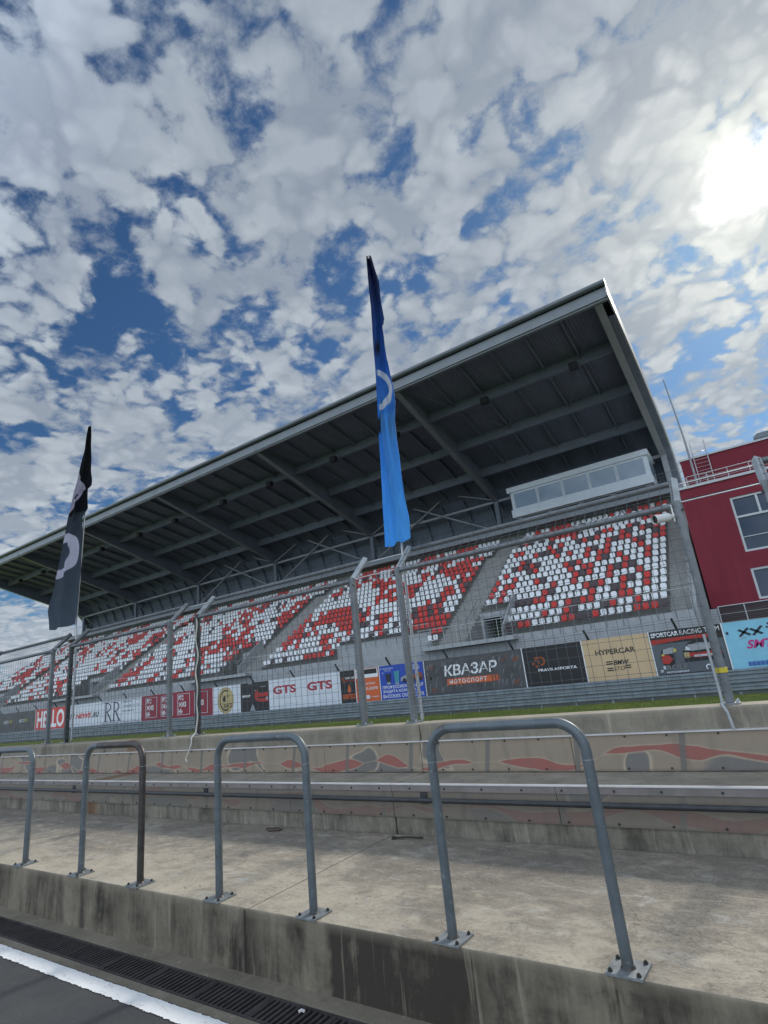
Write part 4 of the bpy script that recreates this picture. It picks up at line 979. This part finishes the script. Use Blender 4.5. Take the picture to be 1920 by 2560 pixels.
for i in range(6):
    for j in range(1, 6):
        mb = MB(); x = CX[i+1]+15.92*j/6
        for (ya, yb) in ((34.33, YP[0]-.17), (YP[0]+.17, YP[1]-.17), (YP[1]+.17, YP[2]-.17), (YP[2]+.17, 51.5)):
            za, zb = zt_at(ya, .23), zt_at(yb, .23)
            mb.prism([(ya, za-.005), (yb, zb-.005), (yb, zb-.32), (ya, za-.32)], x-.06, x+.06, 'x')
        part(mb, 'rafter', 'roof_steel', gs)
for i in range(6):
    for j, (ya, yb) in enumerate(((34.5, YP[0]), (YP[0], YP[1]), (YP[1], YP[2]))):
        for q in range(6):
            xa, xb = CX[i+1]+15.92*q/6, CX[i+1]+15.92*(q+1)/6
            if (q+j) % 2: xa, xb = xb, xa
            if q in (1, 4, 2) or (j == 0 and q in (0, 5)): mb = MB(); mb.tube([(xa, ya, zt_at(ya, .23)-.42), (xb, yb, zt_at(yb, .23)-.42)], .03, 5); part(mb, 'roof_bracing', 'roof_steel', gs)
# tie beam along the column heads and cross bracing
for i in range(6):
    mb = MB(); mb.box(CX[i+1]+.223, CX[i]-.223, 51.9, 52.1, 16.3, 16.55); part(mb, 'tie_beam', 'gable_trim', gs)
for i in (1, 2, 3):
    a, b_ = CX[i+1], CX[i]
    mb = MB(); mb.tube([(a+.3, 51.7, 13.3), (a+10.6, 51.7, 18.6)], .10, 6); part(mb, 'brace', 'gable_trim', gs)
    mb = MB(); mb.tube([(b_-.3, 51.55, 13.3), (b_-10.6, 51.55, 18.6)], .10, 6); part(mb, 'brace', 'gable_trim', gs)
    mb = MB(); mb.tube([(a+.2, 51.6, 16.5), (b_-10.6, 51.6, 18.6)], .08, 6); part(mb, 'brace', 'gable_trim', gs)
    mb = MB(); mb.tube([(b_-.2, 51.65, 16.6), (a+10.6, 51.65, 18.6)], .08, 6); part(mb, 'brace', 'gable_trim', gs)
# ribs on the curved rear cladding
cv = toff(.235); x = XRL+.6
inner = [p_ for p_ in cv if p_[0] > 51.5]
while x < XRR:
    mb = MB()
    for (a, b_) in zip(inner[:-1], inner[1:]):
        mb.prism([a, b_, (b_[0]-.28, b_[1]-.1), (a[0]-.2, a[1]-.28)], x-.05, x+.05, 'x')
    x += 2.653; part(mb, 'cladding_rib', 'roof_steel', gs)
mb = MB(); mb.box(XRL, XRR, 54.62, 54.8, -2.5, 12.4); part(mb, 'back_wall', 'stand_concrete', gs)
# floodlights hung on the first purlin
for i in range(6):
    for q in (.345, .80):
        x = CX[i+1]+15.92*q; z = zt_at(YP[0], .23)-.95
        mb = MB(); mb.box(x-.30, x+.30, YP[0]-.72, YP[0]-.22, z-.35, z+.15); mb.tube([(x, YP[0]-.3, z+.1), (x, YP[0], z+.05)], .04, 6); bo = part(mb, 'speaker_box', 'lamp_black', gs)

# ------------------------------------------------------------------ press box
pb = thing('press_box', 'pale glazed cabin standing on a truss above the top seat rows', 'cabin', (-11.3, 50.5, 13.4))
mb = MB(); mb.box(-17.45, -5.05, 49.5, 52.6, 13.62, 16.05); bx = part(mb, 'cabin_body', 'box_white', pb)
mb = MB(); mb.box(-17.7, -4.9, 49.25, 52.7, 16.052, 16.55); o = part(mb, 'cornice', 'box_white', pb)
mb = MB(); mb.box(-17.55, -4.98, 49.33, 49.497, 13.56, 14.30); part(mb, 'apron', 'box_white', pb)
n = 5; wx = (-5.3+17.2)/n
for i in range(n):
    a = -17.2+wx*i+.11; b_ = a+wx-.22
    mb = MB(); mb.box(a, b_, 49.42, 49.48, 14.42, 15.86); f = part(mb, 'window', 'glass_pale', pb)
    mb = MB(); mb.box(a-.09, b_+.09, 49.40, 49.498, 14.302, 14.418); mb.box(a-.09, b_+.09, 49.40, 49.498, 15.862, 16.04); mb.box(a-.09, a-.001, 49.401, 49.497, 14.42, 15.86); mb.box(b_+.001, b_+.09, 49.401, 49.497, 14.42, 15.86); sub(mb, 'window_frame', 'box_white', f)
mb = MB(); mb.box(-5.049, -5.03, 49.9, 52.2, 14.4, 15.8); part(mb, 'side_window', 'glass_pale', pb)
mb = MB(); mb.box(-17.4, -5.1, 49.55, 49.67, 13.45, 13.615); mb.box(-17.4, -5.1, 49.56, 49.66, 12.96, 13.03)
for i in range(5):
    x = -16.9+2.85*i
    mb.tube([(x, 49.6, 13.45), (x, 49.6, 13.0)], .045, 6); mb.tube([(x-.9, 49.6, 13.02), (x, 49.6, 13.45)], .04, 6); mb.tube([(x+.9, 49.6, 13.02), (x, 49.6, 13.45)], .04, 6)
part(mb, 'truss', 'gable_trim', pb)

# ------------------------------------------------------------------ seats
def seat_mesh(mb, x, y, z, rz=0.):
    """moulded shell seat, x centre, y = front edge of the backrest, z = tread height"""
    c, s_ = math.cos(rz), math.sin(rz)
    def T(a, b_, h): return (x+a*c-b_*s_, y+a*s_+b_*c, z+h)
    ol = [(-.150, .455), (-.178, .60), (-.172, .74), (-.125, .805), (-.05, .822), (.05, .822), (.125, .805), (.172, .74), (.178, .60), (.150, .455)]
    fr = [T(a, .02+.10*(h-.42)-(.03 if abs(a) > .15 else 0.), h) for a, h in ol]; bk = [T(a, .05+.10*(h-.42), h-.004) for a, h in ol]; cm = T(0, .055, .62)
    n = len(ol); mb.add(fr+bk+[cm], [(i, (i+1) % n, 2*n) for i in range(n)]+[tuple(range(n, 2*n))]+[(i, n+i, n+(i+1) % n, (i+1) % n) for i in range(n)])
    pn = [T(-.165, .0, .42), T(.165, .0, .42), T(.185, -.30, .435), T(.15, -.36, .41), T(-.15, -.36, .41), T(-.185, -.30, .435)]
    pl_ = [(a, b_, h-.028) for a, b_, h in pn]; k = len(pn)
    mb.add(pn+pl_, [tuple(range(k)), tuple(range(k, 2*k))[::-1]]+[(i, k+i, k+(i+1) % k, (i+1) % k) for i in range(k)])
MATC = {'W': 'seat_white', 'R': 'seat_red', 'D': 'seat_dark'}
# rows of the right-hand block as they stand, listed from the right-hand stair leftwards
PAT = ["DRRRWWWWRDDRRWWWWRRDD", "WWWRWWRDWWWDRWWRWWWWW", "WWWWRRWWWRRDRWRWWWWWW", "WWRWWRDWWRWWWWWWRRDDD",
 "WWRWDRWWRDRWWWWDRWWWWWWRWWW", "WWWRWWWRWWWWRWWRWWWWWWWRWRR", "WWWWDRDRWWRDRWWWWDRWWWRRWRR", "WWRWWRWWWWRRWRWWWWWWWWRWWRW",
 "WWRWWWRWDRWWRDRWWWWRDWWWRWW", "WWWRWWWWRRWRWWWWWWWDRDRDWWW", "RRWDRWWWRWDRWWRWRWWWWDRWWWW", "RDWWWRRDRWWWWWWWDRDDRWWWWWW", "WRDRWDRWWWRDRDWWRWRWWWWRRWW", "WRWWDRWWRRDWWWRWWWDWWWWWWWR"]
rs = random.Random(21)
def smooth_noise(x, y):
    xi, yi = math.floor(x), math.floor(y); fx, fy = x-xi, y-yi
    def h(a, b_): return random.Random(a*7349+b_*9151+77).random()
    fx = fx*fx*(3-2*fx); fy = fy*fy*(3-2*fy)
    return (h(xi, yi)*(1-fx)+h(xi+1, yi)*fx)*(1-fy)+(h(xi, yi+1)*(1-fx)+h(xi+1, yi+1)*fx)*fy
def seat_colour(x, k):
    v = smooth_noise(x*.80+k*.25, k*.42)*.66+rs.random()*.34+.05*math.sin(x*.9+k*.8)
    if v > .615: return 'R'
    if v > .545: return 'D' if rs.random() < .42 else 'R'
    if v < .10: return 'D'
    return 'W'
ORD = ['', 'first', 'second', 'third', 'fourth', 'fifth', 'sixth', 'seventh', 'eighth', 'ninth', 'tenth', 'eleventh', 'twelfth', 'thirteenth', 'fourteenth', 'fifteenth', 'sixteenth', 'seventeenth', 'eighteenth', 'nineteenth', 'twentieth', 'twenty-first', 'twenty-second', 'twenty-third', 'twenty-fourth', 'twenty-fifth', 'twenty-sixth', 'twenty-seventh', 'twenty-eighth', 'twenty-ninth', 'thirtieth', 'thirty-first', 'thirty-second', 'thirty-third', 'thirty-fourth', 'thirty-fifth', 'thirty-sixth', 'thirty-seventh', 'thirty-eighth']
CN = {'W': 'white', 'R': 'red', 'D': 'dark'}
seats = []
BL_ = [(-17.4, -4.42), (-37.5, -19.55), (-62.2, -40.25), (-87.4, -64.6), (-102., -89.7)]
for bi, (a, b_) in enumerate(BL_):
    n = int((b_-a-.06)/.482); st = (b_-a)/n if bi == 0 else .482
    st = .482
    for k in rows_all:
        for j in range(n):
            x = b_-.27-st*j
            if k < 4 and any(va-.05 < x < vb+.22 for va, vb in VOM): continue
            if k < 2 and -29.3-.1 < x < -20.45-.05: continue
            if bi == 0 and k < NL and j < len(PAT[k]): c = PAT[k][j]
            else: c = seat_colour(x, k)
            seats.append((x, yrow(k)+.42, tread(k), c, bi, k, j))
seats.sort(key=lambda s: Vector(s[:3]).length)
proto = {}
for c in 'WRD':
    mb = MB(); seat_mesh(mb, 0, 0, 0); o = mb.build('stadium_seat', MATC[c], None, True); proto[c] = o.data; bpy.data.objects.remove(o)
for (x, y, z, c, bi, k, j) in seats[:300]:
    o = bpy.data.objects.new('stadium_seat', proto[c]); COL.objects.link(o); o.location = (x, y, z); o.rotation_euler = (0, 0, rs.uniform(-.03, .03))
    where = 'right-hand end stair' if bi == 0 else 'stair beside the doorway'
    row = 'front row' if k == 0 else ORD[k+1]+' row up'
    tag(o, '%s seat, %s, %s seat left of the %s' % (CN[c], row, ORD[j+1], where), 'stadium seat', 'stadium seats of the grandstand')
mb = MB()
for (x, y, z, c, bi, k, j) in seats[300:]:
    mb.mi = 'WRD'.index(c); seat_mesh(mb, x, y, z, rs.uniform(-.02, .02))
o = mb.build('stadium_seats', ['seat_white', 'seat_red', 'seat_dark'], None, True); tag(o, 'all the farther red, white and dark seats of the grandstand', 'stadium seats', 'stadium seats of the grandstand', 'stuff')

# ------------------------------------------------------------------ red building at the right
rbld = thing('red_building', 'dark red rendered building with white framed windows at the right end of the grandstand', 'building', (4, 42, -2.5))
bx0 = -2.6; YW = 38.0
def wall_with_holes(x0, x1, z0, z1, y0, y1, holes, m, root):
    """front wall cut round its windows"""
    xs = sorted({x0, x1, *[h[0] for h in holes], *[h[1] for h in holes]}); mb = MB()
    for a, b_ in zip(xs[:-1], xs[1:]):
        hs = sorted([h for h in holes if h[0] <= a+1e-6 and h[1] >= b_-1e-6], key=lambda h: h[2]); z = z0
        for h in hs: mb.add([(a, y0, z), (b_, y0, z), (b_, y0, h[2]), (a, y0, h[2])], [(0, 1, 2, 3)]); z = h[3]
        mb.add([(a, y0, z), (b_, y0, z), (b_, y0, z1), (a, y0, z1)], [(0, 1, 2, 3)])
    for h in holes:
        a, b_, c, d = h
        mb.add([(a, y0, c), (b_, y0, c), (b_, y1, c), (a, y1, c), (a, y0, d), (b_, y0, d), (b_, y1, d), (a, y1, d)], [(0, 1, 2, 3), (4, 7, 6, 5), (0, 3, 7, 4), (1, 5, 6, 2)])
    return part(mb, 'front_wall', m, root)
holes = [(-.14, 3.6, 4.99, 8.30), (-.16, 3.6, 2.25, 4.02), (5.2, 8.6, 4.99, 8.3), (5.2, 8.6, 2.25, 4.02)]
wall_with_holes(bx0, 14, 2.10, 9.45, YW, YW+.25, holes, 'red_render', rbld)
mb = MB(); mb.box(bx0+.001, 14, YW+.252, 52, 2.10, 9.44); mb.box(bx0, bx0+.25, YW+.001, YW+.25, 2.101, 9.439); part(mb, 'building_body', 'red_render', rbld)
mb = MB(); mb.box(bx0-.05, 14, YW-.10, YW+.35, 9.452, 9.60); part(mb, 'parapet_cap', 'frame_white', rbld)
mb = MB(); mb.box(bx0-.012, 14, YW-.015, YW-.001, 8.80, 8.84); part(mb, 'render_joint', 'dark_brown', rbld)
for (a, b_, c, d) in holes:
    mb = MB(); mb.box(a+.1, b_-.1, YW+.16, YW+.2, c+.1, d-.1); wn = part(mb, 'window', 'glass_dark', rbld)
    mb = MB(); e = .12
    mb.box(a+.002, a+e, YW+.05, YW+.15, c+.002, d-.002); mb.box(b_-e, b_-.002, YW+.05, YW+.15, c+.002, d-.002); mb.box(a+e+.001, b_-e-.001, YW+.051, YW+.149, c+.002, c+e); mb.box(a+e+.001, b_-e-.001, YW+.051, YW+.149, d-e, d-.002)
    if d-c > 3:
        mb.box(a+e+.001, b_-e-.001, YW+.052, YW+.148, 7.02, 7.14); mb.box(a+1.25, a+1.37, YW+.053, YW+.147, 7.141, d-e-.001); mb.box(a+2.5, a+2.6, YW+.053, YW+.147, 7.141, d-e-.001)
        mb.box(a+e+.001, b_-e-.001, YW+.10, YW+.145, 5.85, 5.89)
    else: mb.box(a+1.3, a+1.4, YW+.052, YW+.148, c+e+.001, d-e-.001)
    sub(mb, 'window_frame', 'frame_white', wn)
mb = MB(); mb.box(-2.29, 14, 41.0, 51, 9.601, 12.12); part(mb, 'roof_storey', 'red_render', rbld)
mb = MB(); mb.box(-2.34, 14, 40.92, 51.1, 12.122, 12.24); part(mb, 'parapet_cap', 'frame_white', rbld)
# stone base set back behind the balcony
mb = MB(); mb.box(bx0+.1, 14, 38.05, 51, -2.5, 2.098); part(mb, 'base_storey', 'dark_brown', rbld)
mb = MB(); mb.box(-2.9, -2.3, 37.0, 37.9, -2.5, 2.0); part(mb, 'pier', 'stand_concrete', rbld)
mb = MB(); mb.box(-2.5, 14, 34.6, 38.0, .3, .62); part(mb, 'balcony_slab', 'stand_concrete', rbld)
mb = MB()
for i in range(9):
    x = -2.15+2.0*i*.62; mb.tube([(x, 36.0, .6), (x, 36.0, 2.02)], .03, 6)
for z in (1.15, 1.6): mb.tube([(-2.15, 36, z), (12, 36, z)], .012, 5)
mb.tube([(-2.15, 36, 2.02), (12, 36, 2.02)], .03, 8); part(mb, 'balcony_rail', 'rail_light', rbld, True)
mb = MB()
for i in range(12):
    x = -2.05+1.12*i; mb.tube([(x, 38.25, 9.6), (x, 38.25, 10.25)], .025, 6)
for z in (9.82, 10.03): mb.tube([(-2.05, 38.25, z), (12, 38.25, z)], .014, 5)
mb.tube([(-2.05, 38.25, 10.25), (12, 38.25, 10.25)], .028, 8)
for z in (9.82, 10.03, 10.25): mb.tube([(-2.05, 38.25, z), (-2.05, 41, z)], .018, 5)
part(mb, 'roof_rail', 'rail_light', rbld, True)
mb = MB()
for x in (-1.45, -.62): mb.tube([(x, 40.85, 9.6), (x, 40.85, 13.2)], .03, 6)
for i in range(9): mb.tube([(-1.45, 40.85, 9.85+.26*i), (-.62, 40.85, 9.85+.26*i)], .018, 5)
for z in (10.6, 12.3): mb.tube([(-1.45, 40.85, z), (-1.40, 40.45, z), (-1.05, 40.25, z), (-.70, 40.45, z), (-.62, 40.85, z)], .016, 5)
part(mb, 'roof_ladder', 'rail_light', rbld, True)
mb = MB(); mb.box(2.25, 3.5, 41.5, 43, 12.243, 12.45); part(mb, 'roof_vent', 'gable_trim', rbld)
mb = MB(); mb.prism([(2.1, 12.451), (2.1, 12.6), (2.35, 12.78), (3.2, 12.8), (3.6, 12.66), (3.6, 12.451)], 41.4, 43.1, 'y'); part(mb, 'vent_hood', 'gutter_metal', rbld)
mb = MB(); mb.tube([(-1.60, 40.0, 9.6), (-1.64, 40.0, 13.5)], .085, 10, r2=.055); mb.tube([(-1.64, 40.0, 13.5), (-1.86, 40.0, 17.9)], .05, 10, r2=.035)
tag(mb.build('antenna_mast', 'gable_trim', None, True), 'thin pale mast rising from the roof of the red building', 'mast')
# caged ladder at the end of the grandstand
mb = MB()
for dx_ in (-.25, .25): mb.tube([(-2.85+dx_, 51.5, 10), (-2.85+dx_, 51.5, 15.2)], .025, 5)
for i in range(17): mb.tube([(-3.1, 51.5, 10.2+.3*i), (-2.6, 51.5, 10.2+.3*i)], .014, 5)
for i in range(6): z = 11+.8*i; mb.tube([(-3.1, 51.5, z), (-3.15, 51.0, z), (-2.85, 50.8, z), (-2.55, 51.0, z), (-2.6, 51.5, z)], .014, 5)
part(mb, 'caged_ladder', 'rail_light', gs, True)
